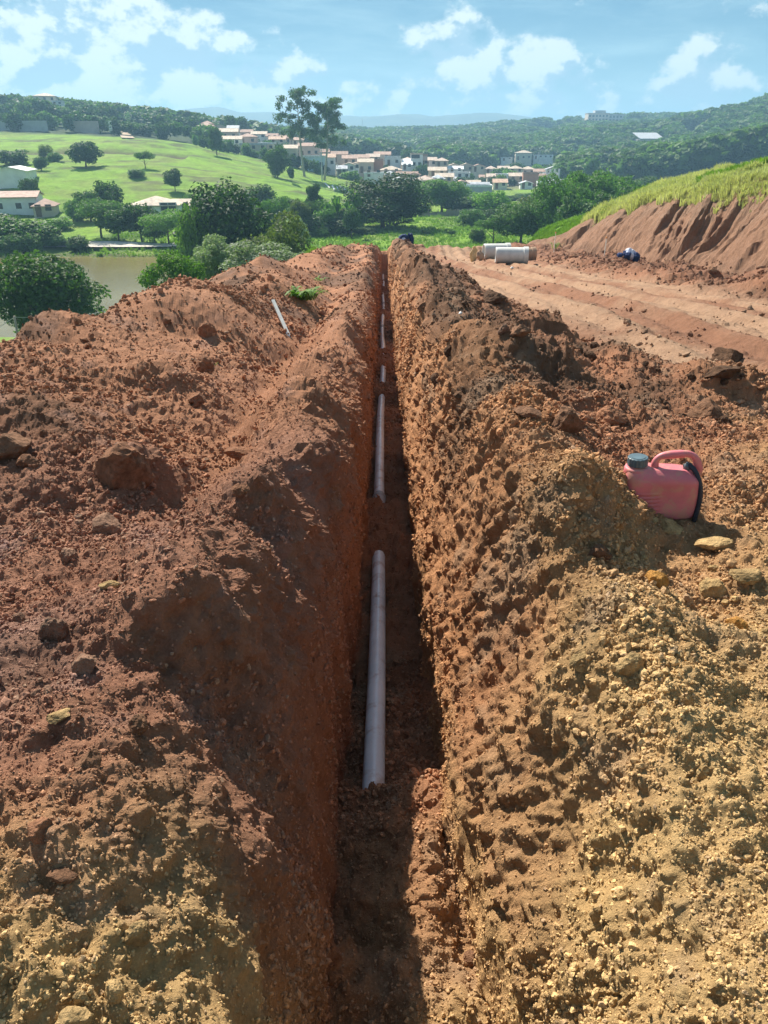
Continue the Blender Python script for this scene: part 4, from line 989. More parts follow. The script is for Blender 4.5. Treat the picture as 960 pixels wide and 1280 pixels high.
def trunk_mesh(name, seed, h, r, limbs, m, spread=.45, lean=0, fork=.35):
    rg = random.Random(seed); mb = MB()
    pts = [(lean*h*(k/5)**2+rg.uniform(-.01, .01), rg.uniform(-.01, .01), h*k/5-.06*(k == 0)) for k in range(6)]
    mb.tube(pts, [r*(1.35, 1.0, .85, .7, .5, .3)[k] for k in range(6)], 8)
    for q in range(limbs):
        z0 = h*(fork+(.92-fork)*q/max(1, limbs)); a = q*2.4+rg.random(); L = spread*(1-.4*q/limbs)*rg.uniform(.7, 1)
        x0 = lean*h*(z0/h)**2; p = [(x0, 0, z0), (x0+math.cos(a)*L*.45, math.sin(a)*L*.45, z0+L*.38), (x0+math.cos(a)*L*.95, math.sin(a)*L*.95, z0+L*.85)]
        mb.tube(p, [r*.45, r*.3, r*.12], 6)
    return mb.build(name, m, True)
def lumps(seed, n, rad, z0, z1, rx, rz, flat=1.0):
    rg = random.Random(seed); out = []
    for k in range(n):
        a = k*2.4+rg.uniform(-.4, .4); t = (k+.5)/n; z = z0+(z1-z0)*t
        R_ = rad*math.sin(math.pi*(.15+.72*t))**.7*rg.uniform(.5, 1.15); q = rg.uniform(.5, 1.4)
        out.append((R_*math.cos(a), R_*math.sin(a)*flat, z, rx*q, rz*q))
    return out
def tree_proto(kind, seed, m, n, leaf, fine=True):
    """unit tree: crown about 1 wide, whole about 1 high; returns (crown mesh, trunk mesh)"""
    if kind == 'round':   bl = lumps(seed, 15, .34, .34, .84, .18, .12)+[(0, 0, .58, .28, .22)]; tr = trunk_mesh('tree_trunk', seed, .62, .028, 5, M_BARK)
    elif kind == 'dense': bl = lumps(seed, 19, .36, .16, .86, .17, .12)+[(0, 0, .5, .33, .32)]; tr = trunk_mesh('tree_trunk', seed, .5, .030, 4, M_BARK)
    elif kind == 'loose': bl = lumps(seed, 12, .36, .40, .90, .15, .11); tr = trunk_mesh('tree_trunk', seed, .72, .022, 8, M_BARK, .42, fork=.25)
    elif kind == 'umbrella': bl = lumps(seed, 10, .36, .60, .84, .20, .12); tr = trunk_mesh('tree_trunk', seed, .66, .022, 7, M_BARK, .40, fork=.3)
    elif kind == 'bush':  bl = lumps(seed, 9, .30, .16, .78, .24, .20)+[(0, 0, .35, .36, .34)]; tr = trunk_mesh('bush_stem', seed, .45, .018, 6, M_BARK, .3, fork=.1)
    elif kind == 'bamboo': bl = lumps(seed, 16, .36, .22, .86, .17, .20)+[(0, 0, .45, .38, .45)]; tr = trunk_mesh('bamboo_stems', seed, .6, .02, 8, M_BARKL, .3, fork=.08)
    elif kind == 'tall':  bl = lumps(seed, 9, .26, .34, .90, .22, .11)+[(0, 0, .62, .22, .30)]; tr = trunk_mesh('tree_trunk', seed, .8, .022, 5, M_BARK, .3)
    elif kind == 'sapling': bl = lumps(seed, 8, .28, .35, .92, .15, .09); tr = trunk_mesh('sapling_stem', seed, .85, .014, 7, M_BARKL, .3, fork=.2)
    me = crown('tree_crown', seed, bl, n, leaf, m, .6, .4)
    co = np.empty(len(me.vertices)*3, np.float32); me.vertices.foreach_get('co', co); co = co.reshape(-1, 3)
    k = .96/np.ptp(np.percentile(co[:, 0], [2, 98])); kz = .99/np.percentile(co[:, 2], 99.3)
    me.vertices.foreach_set('co', (co*np.array([k, k, kz], np.float32)).ravel()); me.update()
    return me, tr
PR = {}
def get_proto(kind, leafm, det, s):
    k = (kind, leafm.name, det, s)
    if k not in PR:
        n, lf = {'hi': (15000, .024), 'mid': (4200, .045), 'lo': (1100, .088)}[det]
        if kind in ('loose', 'sapling', 'umbrella') : n = int(n*.55)
        PR[k] = tree_proto(kind, 100+s*13+len(kind), leafm, n, lf)
    return PR[k]
_tr = random.Random(9)
def tree(kind, leafm, px, ptop, w, Y, label, group=None, det='mid', cat='tree', name=None, single=False, base=None, s=None, hmin=1.0):
    p = at(px, ptop, Y); zb = gz(p[0], Y) if base is None else at(px, base, Y)[2]
    d = Y*CP - p[2]*SP; W_ = w*d/F; H = max(hmin, p[2]-zb+.1)
    s = _tr.randrange(3) if s is None else s
    cm, tm = get_proto(kind, leafm, det, s); rz = _tr.uniform(0, 6.28)
    nm = name or {'bush': 'shrub', 'bamboo': 'bamboo_clump'}.get(kind, 'tree')
    if single:
        o = obj(nm, cm, loc=(p[0], Y, zb), rot=(0, 0, rz), scale=(W_, W_, H)); tag(o, label, cat, group); return o
    t = empty(nm, (p[0], Y, zb), rz, label, cat, group); t.scale = (W_, W_, H)
    obj('crown', cm, t); obj('trunk', tm, t); return t
near = [  # kind, leaves, px, top, width px, distance, label, detail
 ('dense', L_DARK, 48, 320, 122, 56, 'big dense dark green tree standing at the near edge of the lake, far left', 'hi'),
 ('loose', L_BRIGHT, 214, 318, 74, 44, 'bright green see-through tree right of the brown lake', 'hi'),
 ('loose', L_GREY, 263, 298, 52, 50, 'slender silvery grey green tree below the huge dark clump', 'hi'),
 ('bush', L_GREY, 325, 306, 84, 47, 'spreading silvery shrub beside the red bank', 'hi'),
 ('bush', L_OLIVE, 345, 274, 88, 62, 'olive green airy shrub between the huge dark clump and the field', 'hi'),
 ('bush', L_MID, 372, 318, 34, 48, 'small dark green shrub at the right foot of the silvery shrub', 'mid'),
 ('bush', L_BRIGHT, 240, 362, 26, 42, 'low yellow green bush on the slope between the lake trees', 'mid'),
 ('bush', L_BRIGHT, 278, 352, 34, 43, 'low leafy bush just below the slender silvery tree', 'mid'),
 ('bamboo', L_DEEP, 282, 234, 108, 90, 'huge dark green clump with feathery top, left of centre', 'hi'),
 ('bamboo', L_BRIGHT, 238, 262, 34, 86, 'bright green lobe hanging on the left side of the huge dark clump', 'mid'),
 ('dense', L_DEEP, 478, 219, 92, 150, 'big round dark tree behind the bright field, centre', 'hi'),
 ('bush', L_BRIGHT, 445, 240, 28, 146, 'lighter green bush on the left flank of the big round tree', 'mid'),
 ('bush', L_DARK, 455, 284, 34, 140, 'low dark bush at the left foot of the big round tree', 'mid'),
 ('round', L_MID, 553, 226, 54, 186, 'leafy round tree right of the big round dark tree', 'hi'),
 ('dense', L_DARK, 578, 246, 40, 182, 'dark low tree leaning against the leafy round tree', 'mid'),
 ('bush', L_BRIGHT, 524, 256, 24, 184, 'yellow green bush between the two round trees', 'mid'),
 ('round', L_DARK, 510, 240, 26, 190, 'small dark tree tucked behind the big round tree', 'mid'),
 ('sapling', L_MID, 563, 286, 14, 136, 'thin young tree standing alone in the bright field', 'mid'),
 ('sapling', L_MID, 532, 288, 12, 137, 'thinnest sapling in the bright field, left of the lone one', 'mid'),
 ('bush', L_DARK, 598, 287, 16, 126, 'small dark bush at the right end of the bright field', 'mid'),
 ('umbrella', L_MID, 618, 274, 40, 124, 'small spreading tree over the grass tongue', 'mid'),
 ('bush', L_BRIGHT, 617, 240, 48, 176, 'bright green leafy mound left of the right hand thicket', 'mid'),
 ('bush', L_DARK, 621, 262, 36, 158, 'dark bush below the bright leafy mound', 'mid'),
 ('bush', L_BRIGHT, 593, 248, 26, 186, 'yellowish bush above the wooden fence', 'mid'),
 ('round', L_MID, 655, 254, 62, 122, 'rounded green tree at the left end of the thicket', 'hi'),
 ('bush', L_OLIVE, 678, 242, 48, 140, 'pale olive shrub behind the rounded thicket tree', 'mid'),
 ('round', L_MID, 705, 222, 60, 118, 'tall bright leaved tree in the middle of the thicket', 'hi'),
 ('round', L_MID, 740, 216, 58, 128, 'highest tree of the thicket above the grass bank', 'hi'),
 ('dense', L_DARK, 688, 238, 34, 124, 'dark narrow tree wedged between the thicket trees', 'mid'),
 ('round', L_MID, 775, 222, 52, 140, 'right hand tree of the thicket above the grass bank', 'mid'),
 ('dense', L_DARK, 728, 244, 50, 110, 'dark lower tree in front of the tall thicket trees', 'mid'),
 ('dense', L_DARK, 765, 240, 44, 116, 'dark lower tree nearest the grass bank', 'mid'),
 ('bush', L_MID, 800, 236, 36, 135, 'last bush of the thicket before the open hillside', 'mid'),
 ('umbrella', L_MID, 120, 250, 58, 127, 'wide flat crowned tree on the far lake shore', 'hi'),
 ('round', L_MID, 143, 262, 38, 125, 'middle tree on the far lake shore with bare lower trunk', 'mid'),
 ('round', L_DARK, 171, 256, 36, 125, 'dark tree right of the middle one on the far lake shore', 'mid'),
 ('umbrella', L_BRIGHT, 206, 264, 56, 121, 'light green spreading tree at the right end of the far shore', 'hi'),
 ('round', L_MID, 190, 276, 30, 123, 'small round tree between the dark and the light green shore trees', 'mid'),
 ('round', L_DARK, 58, 283, 28, 124, 'small dark tree on the far shore left of the wide crowned tree', 'mid'),
 ('dense', L_MID, 22, 272, 66, 118, 'broad dark tree mass at the left end of the far shore', 'mid'),
 ('round', L_DARK, -12, 268, 50, 122, 'tree cut by the left edge on the far shore', 'mid'),
 ('round', L_DARK, 132, 228, 28, 150, 'dark tree rising behind the wide crowned shore tree', 'mid'),
 ('dense', L_DARK, 108, 240, 30, 148, 'dark round bush left of the white hipped house', 'mid'),
 ('bush', L_MID, 92, 250, 24, 146, 'small bush at the foot of the pasture', 'mid'),
 ('bush', L_BRIGHT, 72, 272, 30, 138, 'low bright bush behind the gravel road', 'mid'),
 ('dense', L_DARK, 34, 224, 24, 168, 'dark tree beside the white metal shed', 'mid'),
 ('dense', L_DARK, 14, 188, 34, 215, 'dark tree on the left margin above the white metal shed', 'mid'),
 ('bush', L_MID, 232, 244, 24, 155, 'small bush right of the white hipped house', 'mid'),
 ('dense', L_DARK, 103, 178, 37, 212, 'largest round tree alone on the pasture, with a long shadow', 'mid'),
 ('dense', L_DARK, 49, 197, 14, 205, 'small dark tree at the left of the pasture', 'mid'),
 ('bush', L_OLIVE, 55, 182, 18, 226, 'thin bush above the small dark pasture tree', 'mid'),
 ('bush', L_MID, 68, 191, 18, 222, 'low bush between small and largest pasture trees', 'mid'),
 ('umbrella', L_MID, 179, 190, 24, 212, 'pale see-through tree in the middle of the pasture', 'mid'),
 ('bush', L_MID, 169, 212, 19, 198, 'low bush just below the see-through pasture tree', 'mid'),
 ('tall', L_DARK, 216, 212, 24, 183, 'dark tree with bare trunk at the lower right of the pasture', 'mid'),
 ('dense', L_DARK, 268, 160, 17, 268, 'dark round tree on the pasture crest beside the houses', 'mid'),
 ('dense', L_DARK, 345, 182, 24, 235, 'dark tree below the cream houses at the pasture edge', 'mid'),
 ('tall', L_DARK, 363, 209, 7, 226, 'narrow dark stump like shrub right of the pasture edge tree', 'lo'),
 ('dense', L_DARK, 322, 232, 36, 168, 'dark tree behind the huge clump at the pasture foot', 'mid'),
 ('tall', L_DARK, 392, 231, 18, 158, 'dark pointed tree in the thicket left of centre', 'mid'),
 ('round', L_MID, 360, 248, 40, 150, 'hazy round tree in the thicket left of centre', 'mid'),
 ('bush', L_MID, 405, 252, 34, 146, 'grey green bush in the middle of the centre thicket', 'mid'),
 ('bush', L_DARK, 378, 268, 44, 135, 'dark undergrowth bush above the bright field', 'mid'),
 ('bush', L_GREY, 365, 274, 38, 128, 'pale twiggy bush above the olive shrub', 'mid'),
 ('bush', L_DARK, 425, 274, 40, 138, 'dark bush under the fan leaved plants', 'mid'),
 ('bush', L_MID, 398, 284, 22, 133, 'small green bush at the left end of the bright field', 'mid'),
 ('round', L_DARK, 580, 222, 20, 300, 'dark tree among the village roofs', 'lo'),
 ('round', L_DARK, 527, 206, 16, 320, 'dark round tree in the middle of the village', 'lo'),
 ('tall', L_DARK, 508, 188, 12, 370, 'tall dark cypress like tree in the upper village', 'lo'),
 ('round', L_DARK, 575, 202, 26, 380, 'dark tree above the white flat roofed house', 'lo'),
 ('dense', L_DARK, 641, 204, 30, 400, 'wide dark tree above the cream roofed house', 'lo'),
 ('dense', L_DARK, 685, 208, 26, 400, 'dark tree behind the house with white columns', 'lo'),
 ('tall', L_MID, 738, 200, 12, 330, 'left of the two tall trees by the pale hipped house', 'lo'),
 ('tall', L_MID, 745, 198, 12, 330, 'right of the two tall trees by the pale hipped house', 'lo'),
 ('round', L_DARK, 300, 147, 20, 400, 'dark tree on the skyline behind the terracotta roofs', 'lo'),
 ('dense', L_DARK, 288, 145, 16, 380, 'dark skyline tree left of its twin above the roofs', 'lo'),
 ('dense', L_MID, 405, 212, 10, 300, 'small tree beside the white wall with windows', 'lo'),
 ('bush', L_BRIGHT, 440, 214, 24, 285, 'light green garden bush below the village row', 'lo'),
]
for (kd, lm, px, top, w, Y, lab, det) in near:
    tree(kd, lm, px, top, w, Y, lab, det=det, cat='bush' if kd in ('bush',) else ('bamboo' if kd == 'bamboo' else 'tree'))

# belts of trees that nothing tells apart
def belt(n, x0, x1, tops, Ys, w, kinds, leaves, label, group, seed, det='lo', single=True):
    rg = random.Random(seed)
    for k in range(n):
        u = (k+rg.uniform(.1, .9))/n; px = x0+(x1-x0)*u; Y = rg.uniform(*Ys)
        top = np.interp(px, [a for a, b in tops], [b for a, b in tops])+rg.uniform(-3, 5)
        tree(rg.choice(kinds), rg.choice(leaves), px, top, rg.uniform(*w), Y, label, group, det, single=single)
belt(26, -40, 270, [(-40, 124), (20, 124), (50, 126), (110, 132), (160, 142), (270, 150)], (355, 420), (16, 30), ['round', 'dense', 'tall'], [L_DARK, L_FAR, L_DARK], 'dark tree in the belt along the left skyline ridge', 'trees of the belt along the left ridge', 21)
belt(24, -40, 260, [(-40, 140), (20, 140), (110, 143), (160, 152), (260, 158)], (318, 345), (14, 24), ['round', 'dense', 'bush'], [L_DARK, L_MID, L_DARK], 'tree in the front row of the left ridge belt above the pasture', 'front row trees above the pasture', 22)
belt(30, 270, 480, [(270, 152), (330, 155), (380, 165), (430, 176), (480, 184)], (470, 560), (12, 22), ['round', 'dense', 'tall'], [L_DARK, L_FAR], 'dark tree in the wood behind the upper village houses', 'trees behind the upper village', 23)
belt(16, 470, 620, [(470, 186), (620, 196)], (450, 520), (12, 20), ['round', 'dense'], [L_MID, L_FAR], 'tree at the wood edge behind the lower village', 'trees at the wood edge behind the lower village', 24)
belt(20, 700, 980, [(700, 205), (800, 196), (880, 190), (980, 178)], (330, 420), (18, 34), ['round', 'dense', 'tall'], [L_DARK, L_FAR, L_MID], 'dark tree in the valley wood beyond the grass bank', 'valley wood beyond the grass bank', 25)
belt(14, 620, 760, [(620, 212), (700, 206), (760, 214)], (340, 420), (14, 22), ['round', 'bush'], [L_MID, L_FAR, L_BRIGHT], 'green tree around the right hand village houses', 'trees around the right hand houses', 26)
belt(18, 700, 830, [(700, 228), (760, 222), (830, 226)], (190, 260), (20, 34), ['round', 'bush'], [L_MID, L_FAR, L_DARK], 'green tree in the hollow behind the thicket', 'trees in the hollow behind the thicket', 27, 'mid', False)
belt(14, 330, 440, [(330, 250), (440, 262)], (132, 160), (20, 32), ['bush', 'round'], [L_MID, L_DARK, L_OLIVE], 'leafy bush in the centre thicket above the bright field', 'bushes of the centre thicket', 28, 'mid', False)
belt(10, -20, 100, [(-20, 292), (100, 296)], (112, 122), (22, 34), ['bush'], [L_MID, L_DARK], 'leafy bush on the far shore at the left', 'bushes on the far shore', 29, 'mid', False)
belt(12, 230, 345, [(230, 276), (345, 282)], (100, 128), (22, 34), ['bush'], [L_MID, L_DARK], 'bush behind the huge dark clump', 'bushes around the huge dark clump', 30, 'mid', False)
belt(10, 590, 700, [(590, 262), (640, 256), (700, 262)], (150, 190), (22, 34), ['bush', 'round'], [L_MID, L_BRIGHT, L_DARK], 'bush in the green tangle right of the wooden fence', 'bushes right of the wooden fence', 31, 'mid', False)

belt(22, 560, 720, [(560, 247), (600, 250), (640, 246), (720, 240)], (205, 258), (20, 32), ['round', 'bush', 'dense'], [L_MID, L_FAR, L_DARK, L_BRIGHT], 'leafy tree in front of the lower village houses', 'trees in front of the lower village houses', 32, 'mid', False)
belt(16, 455, 560, [(455, 232), (520, 242), (560, 240)], (205, 262), (16, 24), ['round', 'bush'], [L_MID, L_DARK], 'garden tree below the middle of the village', 'garden trees below the middle of the village', 33, 'mid', False)
belt(30, 380, 700, [(380, 200), (480, 208), (560, 216), (700, 220)], (300, 350), (8, 14), ['round', 'bush'], [L_MID, L_DARK, L_FAR], 'small tree between the village houses', 'small trees between the village houses', 34)
belt(16, 235, 380, [(235, 156), (300, 170), (380, 186)], (318, 350), (10, 18), ['round', 'bush'], [L_MID, L_DARK, L_FAR], 'small tree between the upper row houses', 'small trees between the upper row houses', 35)

belt(20, 240, 410, [(240, 163), (300, 179), (345, 190), (410, 208)], (284, 298), (8, 13), ['round', 'bush'], [L_MID, L_DARK, L_FAR], 'garden shrub in front of the upper village houses', 'garden shrubs in front of the upper village', 36)

def eucalyptus(px, ptop, w, Y, seed, lean, label):
    p = at(px, ptop, Y); zb = gz(p[0], Y)-.3; H = p[2]-zb; d = Y*CP-p[2]*SP; W_ = w*d/F
    t = empty('eucalyptus_tree', (p[0], Y, zb), 0, label, 'tree'); rg = random.Random(seed)
    mb = MB(); sp = [(lean*H*math.sin(k/8*2)*.12, 0, H*k/8*.96-.2*(k == 0)) for k in range(9)]
    mb.tube(sp, [.42, .36, .32, .28, .24, .2, .15, .1, .05], 8); bl = []
    for k in range(30):
        z = H*(.40+.56*k/30); a = k*2.4+rg.random(); L = W_*.5*(1.05-.55*abs(k/30-.35))*rg.uniform(.35, 1.1)
        b0 = (lean*H*math.sin(z/H*2)*.12, 0, z); e = (b0[0]+math.cos(a)*L, math.sin(a)*L*.8, z+L*.45)
        mb.tube([b0, (b0[0]+math.cos(a)*L*.5, math.sin(a)*L*.4, z+L*.12), e], [.10, .06, .03], 5)
        bl.append((*e, W_*.15*rg.uniform(.6, 1.3), W_*.10*rg.uniform(.6, 1.3)))
        if k % 2: bl.append(((b0[0]+e[0])/2, e[1]/2, z+L*.3, W_*.10, W_*.08))
    bl.append((sp[-1][0], 0, H*.95, W_*.12, W_*.12))
    obj('trunk', mb.build('eucalyptus_trunk', M_BARKL, True), t)
    obj('crown', crown('eucalyptus_crown', seed, bl, 7500, .36, L_DARK, .15, .8), t)
eucalyptus(376, 112, 48, 262, 5, -.4, 'taller left one of two eucalyptus trees standing above the village')
eucalyptus(402, 127, 46, 262, 8, .6, 'lower right one of two eucalyptus trees beside the grey pole')

def fan_plant(px, ptop, w, Y, seed, label, m=L_BRIGHT):
    """banana-like plant: long arching leaves from a short stem"""
    p = at(px, ptop, Y); zb = gz(p[0], Y); H = max(1.5, p[2]-zb); rg = random.Random(seed)
    t = empty('fan_leaved_plant', (p[0], Y, zb), 0, label, 'plant', 'fan leaved plants in the centre thicket')
    mb = MB(); mb.tube([(0, 0, -.1), (0, 0, H*.35), (0, 0, H*.55)], [.16, .13, .08], 8); obj('stem', mb.build('plant_stem', M_BARKL, True), t)
    d = Y*CP-p[2]*SP; L0 = w*d/F*.5
    for k in range(11):
        a = k*2.4+rg.random()*.5; L = L0*rg.uniform(.8, 1.15); up = rg.uniform(.35, .6)*H; V = []; Fc = []
        n = 7
        for i in range(n):
            u = i/(n-1); r = L*u; z = H*.45+up*math.sin(u*2.1)*1.05-.15*H*u*u; wd = .22*L*math.sin(math.pi*(.08+.88*u))
            cx_, cy_ = math.cos(a)*r, math.sin(a)*r
            V += [(cx_-math.sin(a)*wd, cy_+math.cos(a)*wd, z-wd*.3), (cx_, cy_, z), (cx_+math.sin(a)*wd, cy_-math.cos(a)*wd, z-wd*.3)]
            if i: b = 3*i; Fc += [(b-3, b-2, b+1, b), (b-2, b-1, b+2, b+1)]
        obj('leaf', mesh_np('fan_leaf', V, np.array(Fc), [m]), t)
for k, (px, top, w, Y, lab) in enumerate([(421, 244, 22, 140, 'brightest fan leaved plant in the thicket left of the big round tree'), (408, 252, 18, 139, 'smaller fan leaved plant left of the brightest one'),
        (436, 250, 18, 141, 'fan leaved plant right of the brightest one'), (398, 262, 16, 137, 'lowest fan leaved plant at the edge of the bright field'), (560, 232, 22, 184, 'palm like plant in the crown gap of the leafy round tree')]):
    fan_plant(px, top, w, Y, 40+k, lab)

# woods that read as one mass, on the far hills
def make_woods():
    rg = np.random.default_rng(77)
    protos = [proto(tree_proto(k, 200+i, L_FAR, 420, .15)[0]) for i, k in enumerate(['round', 'dense', 'tall', 'round'])]
    N = 60000; px = rg.uniform(-260, 1250, N); Y = 300*np.exp(rg.random(N)*np.log(1500/300))
    X = (px-480)/F/1.12*Y; Z = ground(X, Y)
    Z = Z + 2.0*fbm(X/90, Y/90, oct=3, k=410)*sst(np.hypot(X, Y), 420, 700)
    vil = (px > 300) & (px < 715) & (Y < 445)
    leftp = (px <= 300) & (Y < 430)
    ok = ~vil & ~leftp & (Y > 330)
    for cx_, py_, Yc, rx, ry in ((680, 168, 880, 24, 50), (810, 190, 560, 13, 22), (756, 156, 950, 34, 16), (810, 176, 700, 20, 16), (655, 198, 500, 24, 12), (692, 198, 500, 20, 12), (757, 212, 385, 12, 10), (865, 186, 620, 16, 12)):
        p = at(cx_, py_, Yc); front = Y < Yc
        ok &= ~((((X-p[0]*Y/Yc)/rx)**2+((Y-Yc)/np.where(front, ry+55, ry))**2) < 1)
    # thin out to an even cover
    dens = np.clip((Y/700.)**2, .18, 1); ok &= rg.random(N) < dens*np.where(Y > 1000, .6, 1)
    ok &= fbm(X/70, Y/70, oct=2, k=600) > -.75
    P = np.stack([X, Y, Z], 1)[ok]; n = len(P)
    h = rg.uniform(7, 14, n)*(1+.3*(P[:, 1] > 900)); w = h*rg.uniform(.75, 1.2, n)
    rot = np.stack([np.zeros(n), np.zeros(n), rg.uniform(0, 6.28, n)], 1)
    P[:, 2] -= h*.15
    scatter('hill_woods', P, np.stack([w, w, h], 1), rot, protos, None, 'continuous forest covering the hills behind the village')
    print('woods', n)
make_woods()

# grass: tufts on the bank top, the valley edge and the field
def tuft_mesh(seed, m, n=14, h=1.0, lean=.5):
    rg = random.Random(seed); V = []; Fc = []
    for k in range(n):
        a = rg.uniform(0, 6.28); r = rg.uniform(0, .35); x, y = r*math.cos(a), r*math.sin(a); hh = h*rg.uniform(.5, 1); l = lean*rg.uniform(.2, 1); b = a+rg.uniform(-1, 1); w = .05
        q = rg.uniform(0, 3.14); dx, dy = math.cos(q)*w, math.sin(q)*w; i = len(V)
        V += [(x-dx, y-dy, -.08), (x+dx, y+dy, -.08), (x+dx*.8+math.cos(b)*l*.35, y+dy*.8+math.sin(b)*l*.35, hh*.62), (x-dx*.8+math.cos(b)*l*.35, y-dy*.8+math.sin(b)*l*.35, hh*.62), (x+math.cos(b)*l, y+math.sin(b)*l, hh*(1-.3*l))]
        Fc.append((i, i+1, i+2, i+3)); Fc.append((i+3, i+2, i+4))
    me = bpy.data.meshes.new('grass_tuft'); me.from_pydata(V, [], Fc); me.materials.append(m); return me
def make_grass():
    rg = np.random.default_rng(31)
    def go(name, X, Y, size, m, label, dz=0.0, seed=0):
        Z = ground(X, Y)+dz; n = len(X); h = size*rg.uniform(.6, 1.4, n)*(1+.5*fbm(X*.8, Y*.8, oct=2, k=700+seed))
        h = np.maximum(h, .04)
        scatter(name, np.stack([X, Y, Z], 1), np.stack([h*.9, h*.9, h], 1), np.stack([np.zeros(n), np.zeros(n), rg.uniform(0, 6.28, n)], 1), [proto(tuft_mesh(seed*9+k, m)) for k in range(4)], None, label)
    N = 30000; Y = rg.uniform(12, 82, N); b = cut_base(Y); X = b+2.55+rg.exponential(3.2, N); k = (X < 34) & (fbm(X*.9, Y*.7, oct=3, k=715) > -.35-.5*(Y > 44)); X, Y = X[k], Y[k]
    wet = fbm(X*.25, Y*.25, oct=2, k=710) + (Y-44)/14
    g_ = wet > .1; go('bank_grass', X[g_], Y[g_], .30, L_GRASS, 'bright green grass on top of the cut bank', seed=1); go('dry_bank_grass', X[~g_], Y[~g_], .25, L_DRY, 'pale dry grass fringing the cut bank', seed=2)
    N = 5000; Y = rg.uniform(14, 56, N); X = cut_base(Y)+2.7+rg.normal(size=N)*.22; go('overhanging_grass', X, Y, .34, L_DRY, 'dry grass hanging over the edge of the cut', seed=3)
    N = 9000; Y = rg.uniform(4, 46, N); X = -3.9-.35*np.sin(Y*.5)-rg.exponential(1.3, N); go('left_edge_grass', X, Y, .26, L_GRASS, 'weeds along the left edge of the turned soil', seed=4)
    N = 16000; X = rg.uniform(-16, 24, N); end = np.interp(X, [-20, -3.4, 1, 6, 12, 16, 22, 60], [44, 45, 47, 52, 64, 80, 95, 100]); Y = end+1.5+rg.exponential(12, N); go('slope_grass', X, Y, .34, L_GRASS, 'green grass beyond the end of the trench', seed=5)
    N = 26000; X = rg.uniform(-45, 60, N); Y = rg.uniform(92, 190, N); go('field_grass', X, Y, .42, L_GRASS, 'long grass of the bright valley field', seed=6)
make_grass()
# ------------------------------------------------------------------ buildings
def wallmat(name, c): return mat(name, c, .85, .15, .08, .6, dirt=((c[0]*.6, c[1]*.56, c[2]*.5), .35, .60, .5))
WM = {'white': wallmat('white_wall', (.78, .77, .73)), 'cream': wallmat('cream_wall', (.70, .62, .48)), 'beige': wallmat('beige_wall', (.55, .47, .37)), 'pink': wallmat('pink_wall', (.56, .44, .38)),
      'brick': wallmat('bare_brick_wall', (.42, .22, .15)), 'grey': wallmat('grey_wall', (.42, .42, .41)), 'blue': wallmat('pale_blue_wall', (.58, .70, .76)), 'yellow': wallmat('yellow_wall', (.70, .58, .33))}
def roofmat(name, c):
    m = bpy.data.materials.new(name); m.use_nodes = True; t = NT(m.node_tree); b = t.n['Principled BSDF']
    pos = t.add('ShaderNodeTexCoord').outputs['Object']
    t.l.new(t.vmath('SCALE', tuple(c), t.ss(t.noise(pos, 1.2, 6, .7), .3, .7, .65, 1.25)), b.inputs['Base Color']); b.inputs['Roughness'].default_value = .85
    return m
RM = {'terracotta': roofmat('terracotta_tiles', (.42, .27, .20)), 'brown': roofmat('brown_tiles', (.34, .21, .15)), 'pale': roofmat('pale_tiles', (.56, .45, .34)), 'grey': roofmat('grey_sheet_roof', (.46, .48, .50)),
      'white': roofmat('white_roof', (.72, .72, .70)), 'orange': roofmat('orange_tiles', (.52, .34, .23)), 'peach': roofmat('peach_tiles', (.54, .42, .33))}
M_GLASS = bpy.data.materials.new('dark_window'); M_GLASS.use_nodes = True
_b = M_GLASS.node_tree.nodes['Principled BSDF']; _b.inputs['Base Color'].default_value = (.035, .045, .055, 1); _b.inputs['Roughness'].default_value = .25
M_DOOR = mat('brown_door', (.16, .10, .06), .6); M_FRAME = mat('pale_frame', (.6, .6, .58), .6)
def win_mesh():
    mb = MB(); mb.box((0, 0, 0), (1, .06, 1)); return mb.build('window_pane', M_GLASS)
def frame_mesh():
    mb = MB()
    for c, d in (((0, 0, .54), (1.16, .12, .08)), ((0, 0, -.54), (1.2, .16, .08)), ((-.54, 0, 0), (.08, .12, 1.0)), ((.54, 0, 0), (.08, .12, 1.0)), ((0, 0, 0), (.05, .10, 1.0))): mb.box(c, d)
    return mb.build('window_frame', M_FRAME)
WIN, FRM = win_mesh(), frame_mesh()
def door_mesh():
    mb = MB(); mb.box((0, 0, 0), (1, .07, 1)); return mb.build('door_leaf', M_DOOR)
DOOR = door_mesh()
